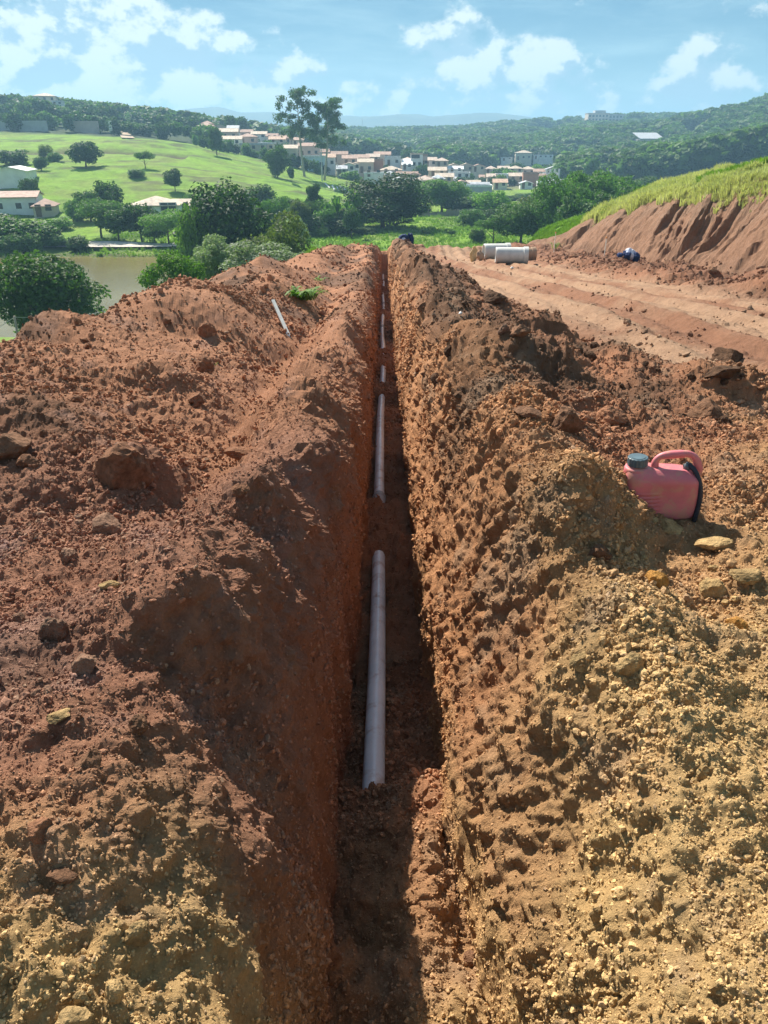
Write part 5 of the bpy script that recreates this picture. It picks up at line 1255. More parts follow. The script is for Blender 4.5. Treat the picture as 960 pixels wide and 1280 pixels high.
def building(x, y, z, w, dp, h, rz, wall, roof, kind, label, cat='house', group=None, wins=None, door=None, side=True, pitch=.30, eave=.35, name='house', frames=False, extra=None):
    """w wide (local x), dp deep; front is local -y; kinds: gable (ridge along x), end (gable to the front), hip, flat, shed"""
    t = empty(name, (x, y, z), rz, label, cat, group); mb = MB(); rh = (w if kind == 'end' else dp)/2*pitch*1.0
    hw, hd = w/2, dp/2
    mb.box((0, 0, h/2-1.5), (w, dp, h+3))
    if kind == 'gable': mb.quad([(-hw, -hd, h), (-hw, hd, h), (-hw, 0, h+rh), (hw, -hd, h), (hw, hd, h), (hw, 0, h+rh)], [(0, 2, 1), (3, 4, 5), (0, 3, 5, 2), (1, 2, 5, 4)])
    if kind == 'end': mb.quad([(-hw, -hd, h), (hw, -hd, h), (0, -hd, h+rh), (-hw, hd, h), (hw, hd, h), (0, hd, h+rh)], [(0, 1, 2), (3, 5, 4), (0, 2, 5, 3), (1, 4, 5, 2)])
    obj('wall', mb.build('house_wall', WM[wall]), t)
    mb = MB(); e = eave; th = .14; k = e*pitch
    if kind == 'gable':
        for s in (-1, 1): mb.quad([(-hw-e, s*(hd+e), h-k), (hw+e, s*(hd+e), h-k), (hw+e, 0, h+rh+.02), (-hw-e, 0, h+rh+.02), (-hw-e, s*(hd+e), h-k+th), (hw+e, s*(hd+e), h-k+th), (hw+e, 0, h+rh+th+.02), (-hw-e, 0, h+rh+th+.02)], [(0, 1, 2, 3), (4, 7, 6, 5), (0, 4, 5, 1), (0, 3, 7, 4), (1, 5, 6, 2)])
    elif kind == 'end':
        for s in (-1, 1): mb.quad([(s*(hw+e), -hd-e, h-k), (s*(hw+e), hd+e, h-k), (0, hd+e, h+rh+.02), (0, -hd-e, h+rh+.02), (s*(hw+e), -hd-e, h-k+th), (s*(hw+e), hd+e, h-k+th), (0, hd+e, h+rh+th+.02), (0, -hd-e, h+rh+th+.02)], [(0, 1, 2, 3), (4, 7, 6, 5), (0, 4, 5, 1), (0, 3, 7, 4), (1, 5, 6, 2)])
    elif kind == 'hip':
        r = max(0.0, hw-hd); zz = h-k; q = [(-hw-e, -hd-e), (hw+e, -hd-e), (hw+e, hd+e), (-hw-e, hd+e)]
        rh2 = hd*pitch+.05
        mb.quad([(*p, zz) for p in q]+[(*p, zz+th) for p in q]+[(-r, 0, h+rh2+th), (r, 0, h+rh2+th)], [(3, 2, 1, 0), (0, 1, 5, 4), (1, 2, 6, 5), (2, 3, 7, 6), (3, 0, 4, 7), (4, 5, 9, 8), (6, 7, 8, 9), (5, 6, 9), (7, 4, 8)])
    elif kind == 'shed': mb.quad([(-hw-e, -hd-e, h+.02), (hw+e, -hd-e, h+.02), (hw+e, hd+e, h+dp*pitch), (-hw-e, hd+e, h+dp*pitch), (-hw-e, -hd-e, h+.16), (hw+e, -hd-e, h+.16), (hw+e, hd+e, h+dp*pitch+.14), (-hw-e, hd+e, h+dp*pitch+.14)], [(3, 2, 1, 0), (4, 5, 6, 7), (0, 1, 5, 4), (1, 2, 6, 5), (2, 3, 7, 6), (3, 0, 4, 7)])
    else:
        mb.box((0, 0, h+.08), (w+.2, dp+.2, .16))
        for c, d in (((0, -hd, h+.36), (w+.2, .18, .4)), ((0, hd, h+.36), (w+.2, .18, .4)), ((-hw, 0, h+.36), (.18, dp-.17, .4)), ((hw, 0, h+.36), (.18, dp-.17, .4))): mb.box(c, d)
    obj('roof', mb.build('house_roof', RM[roof]), t)
    if wins is None:
        n = max(2, int(w/2.6)); st = max(1, int(h/2.7)); wins = [((i+.5)/n-.5, 1.6+2.8*s, 1.1, 1.1) for s in range(st) for i in range(n)]
        if door is None: wins = wins[1:] if len(wins) > 2 else wins; door = (-.5+.5/n, 1.0, 2.1)
    for u, zz, ww, hh in wins:
        f = None
        if frames: f = obj('window', FRM, t, loc=(u*w, -hd-.03, zz), scale=(ww, 1, hh)); obj('pane', WIN, f, loc=(0, -.005, 0), scale=(1.0, .5, 1.0))
        else: obj('window', WIN, t, loc=(u*w, -hd-.01, zz), scale=(ww, 1, hh))
    if side:
        for v in (-.2, .22): obj('window', WIN, t, loc=(-hw-.01, v*dp, 1.6), rot=(0, 0, math.pi/2), scale=(1.1, 1, 1.1))
    if door: obj('door', DOOR, t, loc=(door[0]*w, -hd-.015, door[2]/2), scale=(door[1], 1, door[2]))
    return t
def house(px, pb, Y, wpx, hpx, wall, roof, kind, label, **kw):
    """a house whose foot stands at a point of the hillside seen at (px, pb)"""
    p = at(px, pb, Y); d = Y*CP-p[2]*SP; s = d/F; zg = gz(p[0], Y); z = max(p[2], min(zg, p[2]+2.0)) if zg > p[2] else p[2]
    w = wpx*s; h = hpx*s
    rz = kw.pop('rz', 0); dp = kw.pop('dp', min(max(w*.8, 7), 11))
    face = math.atan2(p[0], Y)
    return building(p[0], Y+dp/2, z, w, dp, h, rz-face*.6, wall, roof, kind, label, **kw)
V = 'houses of the village across the valley'
HS = [  # px, py foot, distance, width px, wall height px, wall, roof, kind, label
 (457, 216, 300, 19, 12, 'beige', 'pale', 'gable', 'two storey beige village house with two dark windows, left of the brick wall house'),
 (444, 214, 297, 9, 8, 'white', 'pale', 'end', 'narrow white house with a gable towards the camera'),
 (473, 213, 306, 12, 11, 'brick', 'brown', 'flat', 'blank red brick house right of the two storey beige one'),
 (491, 207, 330, 20, 9, 'white', 'white', 'flat', 'long whitish flat roofed house at the top of the village middle'),
 (521, 210, 330, 15, 15, 'white', 'pale', 'flat', 'tall two storey white house with open dark upper balcony'),
 (531, 208, 333, 7, 12, 'pink', 'terracotta', 'flat', 'reddish stair block against the tall white two storey house'),
 (509, 212, 325, 12, 5, 'white', 'white', 'shed', 'low white lean-to left of the tall two storey house'),
 (489, 219, 296, 26, 6, 'beige', 'pale', 'hip', 'long low house with pale tiled hipped roof behind the big round tree'),
 (509, 227, 286, 26, 7, 'brick', 'brown', 'gable', 'low brick house with brown roof beside the dark village tree'),
 (499, 233, 276, 18, 7, 'white', 'grey', 'end', 'white gabled shed just right of the big round tree'),
 (531, 233, 278, 27, 7, 'cream', 'peach', 'hip', 'peach roofed house above the leafy round tree'),
 (547, 222, 300, 22, 8, 'beige', 'pale', 'gable', 'beige house with a pale pitched roof right of the dark village tree'),
 (556, 230, 290, 22, 8, 'yellow', 'pale', 'gable', 'yellowish house with stepped roofs in the middle of the village'),
 (575, 225, 305, 26, 7, 'white', 'white', 'flat', 'white flat roofed house with dark openings beneath'),
 (570, 217, 335, 18, 5, 'white', 'white', 'gable', 'small white house behind the white flat roofed one'),
 (593, 247, 262, 45, 9, 'grey', 'white', 'flat', 'long grey windowless shed with a pale roof edge'),
 (598, 238, 285, 28, 5, 'white', 'grey', 'gable', 'white house with grey sheet roof behind the long grey shed'),
 (616, 228, 320, 13, 6, 'cream', 'peach', 'gable', 'small cream house left of the white box house'),
 (628, 228, 322, 15, 8, 'white', 'white', 'flat', 'white box shaped house in the right part of the village'),
 (647, 228, 325, 19, 7, 'cream', 'pale', 'gable', 'cream roofed house joined to the white box house'),
 (664, 232, 318, 19, 13, 'brick', 'brown', 'flat', 'tall blank brown brick building in the right part of the village'),
 (659, 236, 300, 15, 6, 'white', 'grey', 'end', 'white gabled house at the foot of the tall brown brick building'),
 (678, 229, 328, 9, 7, 'pink', 'brown', 'gable', 'small brownish house right of the brown brick building'),
 (689, 228, 335, 17, 9, 'white', 'grey', 'flat', 'white building with tall white columns at the right end of the village'),
 (680, 236, 300, 14, 6, 'white', 'white', 'flat', 'low white house below the building with columns'),
 (696, 235, 312, 18, 5, 'grey', 'grey', 'gable', 'low grey house at the right end of the village'),
 (626, 236, 296, 17, 7, 'cream', 'orange', 'gable', 'house with an orange roof below the white box house'),
 (606, 228, 345, 12, 5, 'beige', 'terracotta', 'gable', 'small terracotta roofed house behind the orange roofed one'),
 (655, 200, 500, 20, 8, 'cream', 'pale', 'hip', 'large cream villa on the slope above the village'),
 (634, 201, 505, 14, 3, 'white', 'white', 'flat', 'low white wall building left of the cream villa'),
 (680, 199, 505, 24, 4, 'white', 'white', 'flat', 'long low white building right of the cream villa'),
 (757, 218, 385, 18, 8, 'white', 'grey', 'hip', 'pale hipped house alone above the thicket at the right'),
 (723, 214, 430, 16, 4, 'white', 'white', 'gable', 'small white building between villa and thicket'),
 (257, 171, 335, 22, 12, 'pink', 'terracotta', 'hip', 'pinkish house with terracotta roof highest on the left slope'),
 (280, 175, 330, 32, 9, 'beige', 'pale', 'gable', 'large beige house with long pitched roof right of the pinkish one'),
 (289, 183, 312, 24, 8, 'white', 'pale', 'gable', 'whitish house below the large beige house'),
 (309, 181, 322, 24, 9, 'pink', 'terracotta', 'hip', 'house with a red hipped roof in the upper row'),
 (316, 190, 300, 34, 8, 'beige', 'grey', 'flat', 'long beige wall house just above the pasture crest'),
 (333, 190, 304, 20, 9, 'cream', 'white', 'flat', 'cream house with two small windows beside the pasture tree'),
 (363, 200, 296, 16, 13, 'beige', 'pale', 'gable', 'pale house behind the pasture edge tree'),
 (386, 196, 320, 26, 12, 'pink', 'terracotta', 'gable', 'pink house with a steep terracotta gable beside the eucalyptus'),
 (391, 211, 292, 30, 13, 'blue', 'white', 'flat', 'big pale blue white building with a row of small windows'),
 (411, 209, 298, 15, 11, 'white', 'orange', 'gable', 'white house with a bright orange roof right of the pale blue building'),
 (402, 198, 335, 18, 7, 'beige', 'brown', 'gable', 'brown roofed house behind the orange roofed one'),
 (424, 203, 330, 20, 9, 'beige', 'brown', 'gable', 'tall brownish house at the centre of the upper row'),
 (437, 207, 315, 18, 8, 'pink', 'terracotta', 'gable', 'terracotta roofed terrace house, left end of its row'),
 (452, 205, 322, 18, 7, 'beige', 'terracotta', 'gable', 'terracotta roofed terrace house in the middle of its row'),
 (466, 204, 330, 16, 7, 'cream', 'peach', 'gable', 'peach roofed terrace house at the right end of its row'),
 (436, 216, 292, 14, 9, 'white', 'pale', 'end', 'white gable fronted house with a dark porch'),
 (427, 219, 288, 12, 7, 'grey', 'grey', 'gable', 'small grey house left of the gable fronted one'),
 (467, 221, 288, 24, 3, 'white', 'white', 'flat', 'low pale canopy at the left top of the big round tree'),
 (545, 212, 350, 20, 5, 'cream', 'pale', 'gable', 'cream house high behind the middle of the village'),
 (478, 200, 350, 20, 6, 'beige', 'terracotta', 'gable', 'terracotta roofed house at the upper edge of the village'),
 (346, 181, 345, 20, 6, 'cream', 'orange', 'gable', 'small orange roofed house at the upper edge left of the eucalyptus'),
]
for h in HS:
    kw = {}
    if 'windowless' in h[8] or 'blank' in h[8]: kw = dict(wins=[], side=False)
    if 'tall two storey white' in h[8]: kw = dict(wins=[(-.22, 1.5, 1.2, 1.2), (.25, 1.5, 1.2, 1.2), (-.1, 4.3, 3.4, 1.5)])
    house(*h[:9], group=V, **kw)
rg_ = random.Random(61)
for (x0, x1, p0, p1, Y0, n, row) in ((430, 560, 204, 211, 345, 9, 'back row of the village middle'), (560, 700, 214, 222, 372, 9, 'back row of the village right half'), (480, 600, 222, 238, 292, 8, 'middle row of the village centre'), (250, 380, 163, 184, 365, 8, 'back row of the upper village')):
    for k in range(n):
        u = (k+.5)/n; wl, rf, kd = rg_.choice(['white', 'cream', 'beige', 'pink']), rg_.choice(['terracotta', 'pale', 'brown', 'peach', 'grey']), rg_.choice(['gable', 'hip', 'end'])
        shp = {'gable': 'pitched', 'hip': 'hipped', 'end': 'fronted'}[kd]; o_ = ['first', 'second', 'third', 'fourth', 'fifth', 'sixth', 'seventh', 'eighth', 'ninth'][k]
        house(x0+(x1-x0)*u, p0+(p1-p0)*u+rg_.uniform(-1.5, 1.5), Y0+rg_.uniform(-8, 8), rg_.uniform(13, 19), rg_.uniform(5, 8), wl, rf, kd, f'{wl} house, {rf} roof, {o_} from left in {row}', group=V)
# columns on the white building
p = at(689, 219, 334); t = empty('water_tank_columns', (p[0], 333.5, p[2]-2), 0, 'row of tall white columns on the white building at the village end', 'columns')
for k in range(4):
    mb = MB(); mb.tube([(0, 0, 0), (0, 0, 4.4)], .38, 10); obj('column', mb.build('white_column', WM['white']), t, loc=(-2.4+1.8*k, 0, 0))
# left side of the valley
house(190, 270, 142, 58, 12, 'white', 'pale', 'hip', 'white hipped roof house with a dark veranda behind the far shore trees', frames=True, wins=[(-.36, 1.3, 1.0, 1.0), (-.12, 1.3, 1.0, 1.0), (.28, 1.25, 2.6, 1.7)], dp=8)
house(224, 268, 150, 20, 10, 'beige', 'pale', 'gable', 'small beige annex right of the white hipped roof house', dp=6)
house(4, 242, 178, 38, 20, 'white', 'white', 'end', 'white metal shed with a shallow gable at the left edge', name='metal_shed', cat='shed', wins=[], side=False, pitch=.22, dp=16)
house(12, 271, 152, 54, 20, 'white', 'terracotta', 'gable', 'long pale walled building with a low reddish roof at the left edge', wins=[(-.3, 1.6, 1, 1), (.1, 1.6, 1, 1), (.38, 1.6, 1, 1)], dp=9, pitch=.18)
house(50, 271, 150, 24, 12, 'beige', 'brown', 'hip', 'small house with brown hipped roof beside the long pale building', dp=7)
house(54, 128, 405, 26, 7, 'cream', 'pale', 'hip', 'house on the skyline above the left tree belt')
house(70, 133, 395, 12, 5, 'white', 'white', 'flat', 'small white house right of the skyline house')
house(100, 160, 330, 14, 6, 'brick', 'brown', 'gable', 'brownish house half hidden in the left tree belt')
def box_thing(name, px, pb, Y, wpx, hpx, dp, m, label, cat, rz=0, part='wall', cap=None):
    p = at(px, pb, Y); s = (Y*CP-p[2]*SP)/F; t = empty(name, (p[0], Y, p[2]), rz, label, cat); w, h = wpx*s, hpx*s
    mb = MB(); n = max(1, int(w/3)); 
    for k in range(n): mb.box((-w/2+w*(k+.5)/n, 0, h/2-.8), (w/n-.02, dp, h+1.6))
    obj(part, mb.build(name+'_'+part, m), t)
    mb = MB(); mb.box((0, 0, h+.06), (w+.1, dp+.14, .12)); obj('coping', mb.build(name+'_coping', cap or m), t); return t
box_thing('boundary_wall', 25, 167, 322, 72, 14, .4, WM['grey'], 'long grey wall under the trees at the left end of the pasture crest', 'wall')
box_thing('boundary_wall', 108, 163, 325, 32, 10, .4, WM['pink'], 'shorter reddish grey wall right of the long grey one', 'wall')
box_thing('sign_board', 138, 158, 318, 4, 6, .2, WM['white'], 'small white board standing by the ridge trees', 'sign', part='panel')
# wooden fence behind the bright field: boards one by one
def board_fence():
    x0, x1, Y = at(523, 278, 176)[0], at(608, 278, 176)[0], 176
    zt = at(523, 278, 176)[2]; t = empty('wooden_fence', ((x0+x1)/2, Y, zt), 0, 'weathered grey wooden board fence at the back of the bright field', 'fence')
    M_W = mat('weathered_boards', (.24, .22, .19), .9, .1, .3, 1.5); rg = random.Random(4); n = 40; w = (x1-x0)/n
    mb = MB(); mb.box((0, 0, 0), (w*.92, .06, 1)); me = mb.build('fence_board', M_W)
    for k in range(n):
        hh = (2.3 if k < 16 else 3.0)*rg.uniform(.92, 1.05); o = obj('board', me, t, loc=(x0-(x0+x1)/2+w*(k+.5), rg.uniform(-.03, .03), hh/2-.3), rot=(0, rg.uniform(-.02, .02), 0), scale=(1, 1, hh))
    mb = MB(); mb.box((0, .12, .5), (x1-x0, .08, .14)); mb.box((0, .12, 1.7), (x1-x0, .08, .14)); obj('rail', mb.build('fence_rail', M_W), t)
    for k in range(8):
        mb = MB(); mb.box((0, 0, 0), (.18, .18, 3.2)); obj('post', mb.build('fence_post', M_W), t, loc=(x0-(x0+x1)/2+(x1-x0)*k/7, .25, 1.1))
board_fence()
# institutional building on the hilltop
p = at(755, 157, 950); t = empty('hilltop_building', (p[0], 950, p[2]), 0, 'large pale flat roofed building alone on the far hilltop', 'building')
mb = MB(); mb.box((-9, 0, 4.6), (24, 16, 15.2)); obj('wall', mb.build('left_block', WM['beige']), t)
mb = MB(); mb.box((13, 2, 4.5), (20, 14, 13)); obj('wing', mb.build('right_wing', WM['grey']), t)
mb = MB(); mb.box((-7, 0, 13.6), (12, 10, 2.8)); obj('penthouse', mb.build('roof_block', WM['grey']), t)
mb = MB(); mb.box((-9, 0, 12.35), (25, 17, .3)); mb.box((13, 2, 11.15), (20.8, 14.8, .3)); obj('roof', mb.build('roof_slabs', RM['white']), t)
for i in range(6):
    for j in range(3): obj('window', WIN, t, loc=(-19+3.8*i, -8.01, 2.2+3.6*j), scale=(2.2, 1, 1.8))
for i in range(5):
    for j in range(3): obj('window', WIN, t, loc=(5+3.9*i, -5.01, 1.8+3.4*j), scale=(2.4, 1, 1.6))
p = at(809, 181, 560); t = empty('warehouse', (p[0], 560, p[2]), R(8), 'wide blue grey warehouse roof in the wood on the right hill', 'warehouse')
mb = MB(); mb.box((0, 0, 1), (16, 12, 5)); obj('wall', mb.build('warehouse_wall', WM['grey']), t)
mb = MB(); mb.quad([(-8.6, -6.6, 3.4), (8.6, -6.6, 3.4), (8.6, 6.6, 7.2), (-8.6, 6.6, 7.2), (-8.6, -6.6, 3.7), (8.6, -6.6, 3.7), (8.6, 6.6, 7.5), (-8.6, 6.6, 7.5)], [(3, 2, 1, 0), (4, 5, 6, 7), (0, 1, 5, 4), (1, 2, 6, 5), (2, 3, 7, 6), (3, 0, 4, 7)]); obj('roof', mb.build('warehouse_roof', RM['grey']), t)
p = at(866, 190, 620); building(p[0], 620, p[2], 16, 9, 4, 0, 'white', 'grey', 'gable', 'pale house deep in the wood on the right hill')

# poles, mast
M_POLE = mat('concrete_pole', (.55, .55, .52), .8, .2, .1, 2); M_STEEL = mat('galvanised_steel', (.40, .42, .44), .5, .4, .1, 3)
def power_pole(px, ptop, pb, Y, label, r=.16, cat='power pole'):
    p = at(px, pb, Y); top = at(px, ptop, Y); h = top[2]-p[2]; t = empty('power_pole', (p[0], Y, p[2]), 0, label, cat)
    mb = MB(); mb.tube([(0, 0, -1), (0, 0, h)], [r*1.3, r*.8], 8); obj('pole', mb.build('pole_shaft', M_POLE, True), t)
    for z in (h-.4, h-1.3):
        mb = MB(); mb.box((0, -.2, z), (2.0, .1, .12)); obj('crossarm', mb.build('pole_crossarm', M_POLE), t)
    return t
power_pole(403, 186, 236, 258, 'tall pale power pole in front of the pale blue building', .2)
power_pole(422, 205, 222, 290, 'short power pole right of the orange roofed house')
power_pole(673, 190, 200, 500, 'thin pole standing by the long low white building')
p = at(453, 176, 1150); top = at(453, 148, 1150); t = empty('radio_mast', (p[0], 1150, p[2]), 0, 'thin lattice radio mast in front of the far mountains', 'mast'); h = top[2]-p[2]; mb = MB()
for a in range(3): mb.tube([(1.0*math.cos(a*2.1), 1.0*math.sin(a*2.1), -8), (.5*math.cos(a*2.1), .5*math.sin(a*2.1), h)], .16, 4)
obj('leg', mb.build('mast_legs', M_STEEL), t); mb = MB()
for k in range(24):
    z = -8+(h+8)*k/24; q = z+(h+8)/24; a, b = (k % 3)*2.1, ((k+1) % 3)*2.1; mb.tube([(.8*math.cos(a), .8*math.sin(a), z), (.8*math.cos(b), .8*math.sin(b), q)], .08, 4)
obj('lattice', mb.build('mast_lattice', M_STEEL), t)
# white rails on the slope below the village
for k, (a, b, lab) in enumerate([((406, 222, 250), (412, 231, 240), 'upper left white beam lying on the slope below the pale blue building'), ((415, 225, 248), (418, 237, 238), 'short upright white beam in the middle of the slope'),
        ((421, 228, 246), (422, 233, 243), 'shortest white post on the slope'), ((424, 226, 250), (438, 237, 238), 'long thin white beam running down to the right')]):
    P0, P1 = Vector(at(*a)), Vector(at(*b)); P0.z = gz(P0.x, P0.y)+.5; P1.z = gz(P1.x, P1.y)+.35
    o = empty('white_beam', P0, 0, lab, 'beam', 'white beams on the slope below the village'); v = P1-P0; mb = MB(); mb.box((0, 0, v.length/2), (.34, .3, v.length)); b_ = obj('timber', mb.build('beam_timber', WM['white']), o); b_.rotation_euler = v.to_track_quat('Z', 'Y').to_euler()
    mb = MB(); mb.box((0, 0, -.3), (.5, .5, .9)); obj('footing', mb.build('beam_footing', M_CONC), o)

# ------------------------------------------------------------------ things on the building site
def onsite(px, py):
    x, y, z = hit(px, py, .6, 70); zz, _ = surface_z(x, y); return x, y, zz
def conc_pipe(px, py, L, r, label, rz=0.0, m=None, th=.07):
    x, y, z = onsite(px, py); t = empty('concrete_pipe', (x, y+r, z+r-.05), rz, label, 'concrete pipe', 'concrete pipes lying at the head of the road'); n = 32
    prof = [(-L/2, r-th), (-L/2, r-.02), (-L/2+.02, r), (-L/2+.10, r), (L/2-.10, r), (L/2-.02, r), (L/2, r-.02), (L/2, r-th)]
    V = [(u, q*math.cos(2*math.pi*k/n), q*math.sin(2*math.pi*k/n)) for u, q in prof for k in range(n)]; c = len(prof)
    Fc = [(i*n+k, i*n+(k+1) % n, ((i+1) % c)*n+(k+1) % n, ((i+1) % c)*n+k) for i in range(c) for k in range(n)]
    me = bpy.data.meshes.new('concrete_pipe_shell'); me.from_pydata(V, [], Fc); me.materials.append(m or M_CONC)
    for p in me.polygons: p.use_smooth = True
    me.update(); obj('shell', me, t)
    V = []; 
    mb = MB(); pts = [(L/2-.005, (r+.025)*math.cos(2*math.pi*k/n), (r+.025)*math.sin(2*math.pi*k/n)) for k in range(n)]
    R2 = [(L/2-.18, r+.004), (L/2-.16, r+.03), (L/2+.03, r+.03), (L/2+.03, r-.03)]
    V = [(u, q*math.cos(2*math.pi*k/n), q*math.sin(2*math.pi*k/n)) for u, q in R2 for k in range(n)]
    Fc = [(i*n+k, i*n+(k+1) % n, (i+1)*n+(k+1) % n, (i+1)*n+k) for i in range(3) for k in range(n)]
    me = bpy.data.meshes.new('concrete_pipe_socket'); me.from_pydata(V, [], Fc); me.materials.append(m or M_CONC); obj('socket', me, t)
M_CONCP = mat('pale_concrete', (.62, .62, .58), .8, .2, .1, 3, .003, 40, dirt=((.42, .28, .18), 3, .6, .4)); M_CONCB = mat('earth_stained_concrete', (.36, .24, .16), .9, .15, .2, 4, .004, 40)
conc_pipe(621, 324, 1.30, .37, 'rear pale concrete pipe lying beside the yellow sack', R(6), M_CONCP)
conc_pipe(640, 329, 1.35, .33, 'front whitest concrete pipe overlapping the rear one', R(-5), M_CONCP)
conc_pipe(661, 326, .62, .31, 'short earth stained concrete pipe at the right end', R(4), M_CONCB)
def lump(name, x, y, z, dims, m, seed, parent, part):
    me = clod_mesh(part, seed, 4, 2, .22, [m], dims)
    for p in me.polygons: p.use_smooth = True
    return obj(part, me, parent, loc=(x, y, z))
M_SACK = mat('yellow_sack', (.62, .45, .22), .8, .2, .2, 8); M_NAVY = mat('navy_cloth', (.018, .035, .11), .8, .2, .3, 9); M_WHC = mat('white_blue_cloth', (.62, .68, .80), .8, .2, .2, 7, dirt=((.05, .12, .36), 7, .52, .85)); M_REDC = mat('faded_red_cloth', (.45, .16, .12), .8, .2, .3, 9)
x, y, z = onsite(592, 326); t = empty('sack', (x, y, z), 0, 'upright yellowish sack left of the concrete pipes', 'sack'); lump('sack', 0, 0, .28, (.17, .14, .36), M_SACK, 301, t, 'bag'); lump('sack', 0, 0, .60, (.07, .06, .07), M_SACK, 302, t, 'tied_top')
x, y, z = onsite(600, 326); t = empty('sack', (x, y, z), 0, 'small dark sack leaning between the yellow sack and the pipes', 'sack'); lump('sack', 0, .1, .18, (.16, .14, .22), M_CONCB, 303, t, 'bag'); lump('sack', 0, .1, .38, (.05, .05, .06), M_CONCB, 304, t, 'tied_top')
x, y, z = onsite(784, 327); t = empty('cloth_bundle', (x, y, z), 0, 'heap of navy and white cloth bags at the foot of the cut bank', 'cloth bundle'); t.scale = (.60, .6, .62)
for part, dx, dz, dm, m, sd in (('navy_bag', -.42, .22, (.30, .28, .28), M_NAVY, 310), ('navy_fold', -.12, .36, (.28, .26, .34), M_NAVY, 311), ('white_cloth', .16, .42, (.40, .36, .38), M_WHC, 312), ('navy_end', .50, .26, (.22, .24, .30), M_NAVY, 313), ('red_cloth', .12, .06, (.34, .26, .12), M_REDC, 314)): lump(part, dx, .1*math.sin(dx*9), dz, dm, m, sd, t, part)
x, y, z = onsite(812, 329); o = empty('pale_board', (x, y, z+.04), R(-8), 'thin pale board lying flat right of the cloth heap', 'board'); mb = MB(); mb.box((0, 0, 0), (.95, .10, .03)); obj('plank', mb.build('plank', M_STAKE), o)
x, y, z = onsite(640, 337); o = empty('litter', (x, y, z+.03), 0, 'scrap of white litter on the dirt road below the concrete pipes', 'litter'); lump('scrap', 0, 0, 0, (.07, .05, .04), WM['white'], 320, o, 'scrap')
x, y, z = onsite(618, 412) if False else onsite(575, 402); o = empty('white_stone', (x, y, z), 0, 'pale white stone on the dark spoil heap', 'stone'); lump('stone', 0, 0, .02, (.02, .018, .016), WM['white'], 321, o, 'body')
# dark machine at the end of the trench
x, y = at(508, 314, 47)[0], 46.6; z = gz(x, y); zt = at(508, 301, y)[2]; H = max(.8, zt-z+.0)
t = empty('covered_pump', (x, y, z), 0, 'dark blue covered machine with two humps beyond the end of the trench', 'machine')
lump('cover', -.20, 0, H*.52, (.36, .30, H*.50), M_NAVY, 330, t, 'cover'); lump('hood', .24, 0, H*.62, (.17, .24, H*.48), M_NAVY, 331, t, 'hood'); lump('pale_flap', -.18, -.26, H*.62, (.12, .05, .12), M_WHC, 332, t, 'pale_flap')
# orange topped marker beyond the left bank
Y_ = 47; pm = at(405, 328, Y_); zb = gz(pm[0], Y_); zt = at(405, 313, Y_)[2]; t = empty('marker_drum', (pm[0], Y_, zb), 0, 'orange topped grey marker drum at the edge of the field', 'marker'); hh = zt-zb
M_OR = mat('faded_orange', (.75, .32, .10), .6); mb = MB(); mb.tube([(0, 0, -.2), (0, 0, hh-.42)], [.14, .14], 14); obj('post', mb.build('marker_post', M_STEEL, True), t); mb = MB(); mb.tube([(0, 0, hh-.42), (0, 0, hh-.06), (0, 0, hh)], [.20, .20, .14], 14); obj('top', mb.build('marker_top', M_OR, True), t)
# survey sticks near the rings and the wire fence at the far left
for px, pt, pb, lab in ((692, 290, 314, 'thin survey stick near the far end of the cut bank'), (755, 296, 318, 'thin survey stick left of the cloth heap'), (775, 326, 0, None)):
    if lab is None: continue
    x, y, z = onsite(px, pb+4); o = empty('survey_stick', (x, y, z), 0, lab, 'stake'); zt = at(px, pt, y)[2]; mb = MB(); mb.tube([(0, 0, -.1), (.01, 0, zt-z)], .018, 6); obj('stick', mb.build('stick_shaft', M_STAKE), o)
    mb = MB(); mb.box((0, 0, zt-z-.03), (.05, .05, .06)); obj('painted_tip', mb.build('stick_tip', M_OR), o)
def wire_fence():
    P = [at(-60, 420, 13.0), at(26, 432, 13.4), at(118, 425, 19.0), at(190, 415, 27)]; t = None
    base = [(p[0], p[1], gz(p[0], p[1])) for p in P]; t = empty('wire_fence', base[1], 0, 'old wooden post and thin wire fence below the left edge of the soil', 'fence'); o0 = Vector(base[1])
    tops = []
    for k, b in enumerate(base):
        zt = at(24, 395, 13.4)[2] if k == 1 else b[2]+1.35; tops.append(Vector((b[0], b[1], zt)))
        mb = MB(); mb.tube([Vector(b)-o0-Vector((0, 0, .3)), Vector(b)-o0+Vector((-.03, 0, (zt-b[2])*.5)), tops[-1]-o0], [.024, .022, .020], 8); obj('post', mb.build('fence_post', M_BARKL, True), t)
    for f in (.02, .35, .65):
        mb = MB()
        for k in range(len(base)-1):
            a = tops[k]-Vector((0, 0, f)); b = tops[k+1]-Vector((0, 0, f)); mb.tube([a-o0, (a+b)/2-o0-Vector((0, 0, .06)), b-o0], .006, 4)
        obj('wire', mb.build('fence_wire', M_STEEL), t)
wire_fence()
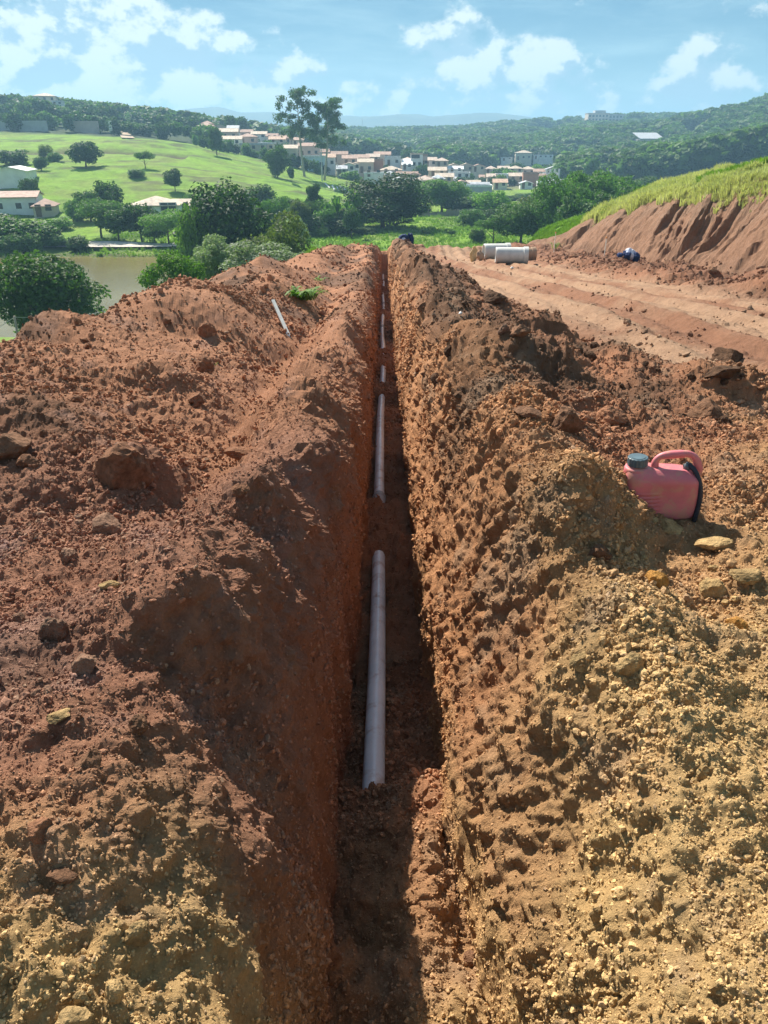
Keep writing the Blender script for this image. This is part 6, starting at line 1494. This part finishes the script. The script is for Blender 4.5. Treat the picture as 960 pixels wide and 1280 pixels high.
# the green weed on the left bank and tiny ones
def weed(px, py, w, n, label, seed, hgt=.5):
    x, y, z = onsite(px, py); d = y*CP-z*SP; W_ = w*d/F; rg = random.Random(seed); t = empty('weed', (x, y, z), 0, label, 'weed')
    for k in range(n):
        V = []; Fc = []; a = k*2.4+rg.random(); L = W_*.5*rg.uniform(.5, 1.1); wd = L*.10; r0 = rg.uniform(0, W_*.22); b = rg.uniform(0, 6.28); ox, oy = r0*math.cos(b)*1.6, r0*math.sin(b)*.5
        for i in range(5):
            u = i/4; r = L*u; zz = L*hgt*math.sin(u*2.4); ww = wd*.7*math.sin(math.pi*(.12+.86*u))
            V += [(ox+math.cos(a)*r-math.sin(a)*ww, oy+math.sin(a)*r+math.cos(a)*ww, zz), (ox+math.cos(a)*r+math.sin(a)*ww, oy+math.sin(a)*r-math.cos(a)*ww, zz)]
            if i: c = 2*i; Fc.append((c-2, c-1, c+1, c))
        obj('leaf', mesh_np('weed_leaf', V, np.array(Fc), [L_BRIGHT]), t)
weed(378, 376, 50, 90, 'fresh green leafy weed growing alone on the left red bank', 3, .55)
weed(398, 352, 26, 14, 'small flat green weed behind the larger one near the bank edge', 4, .4)
weed(268, 460, 10, 8, 'tiny yellow green sprout beside the lone round clod', 5, .8)
weed(695, 312, 16, 14, 'green weed on the terrace right of the concrete pipes', 6, .9)

# ------------------------------------------------------------------ air
hz = MB(); hz.box((0, 1300, 28), (11000, 4700, 226)); ho = obj('haze', hz.build('haze', []) if False else None)
bpy.data.objects.remove(ho)
mh = bpy.data.materials.new('haze'); mh.use_nodes = True; mh.node_tree.nodes.clear()
_o = mh.node_tree.nodes.new('ShaderNodeOutputMaterial'); _v = mh.node_tree.nodes.new('ShaderNodeVolumePrincipled')
_v.inputs['Color'].default_value = (.42, .74, 1, 1); _v.inputs['Density'].default_value = 5.2e-4; _v.inputs['Anisotropy'].default_value = .15
mh.node_tree.links.new(_v.outputs[0], _o.inputs['Volume'])
ho = obj('haze', hz.build('haze', mh)); tag(ho, 'thin blue haze over the valley', kind='stuff')
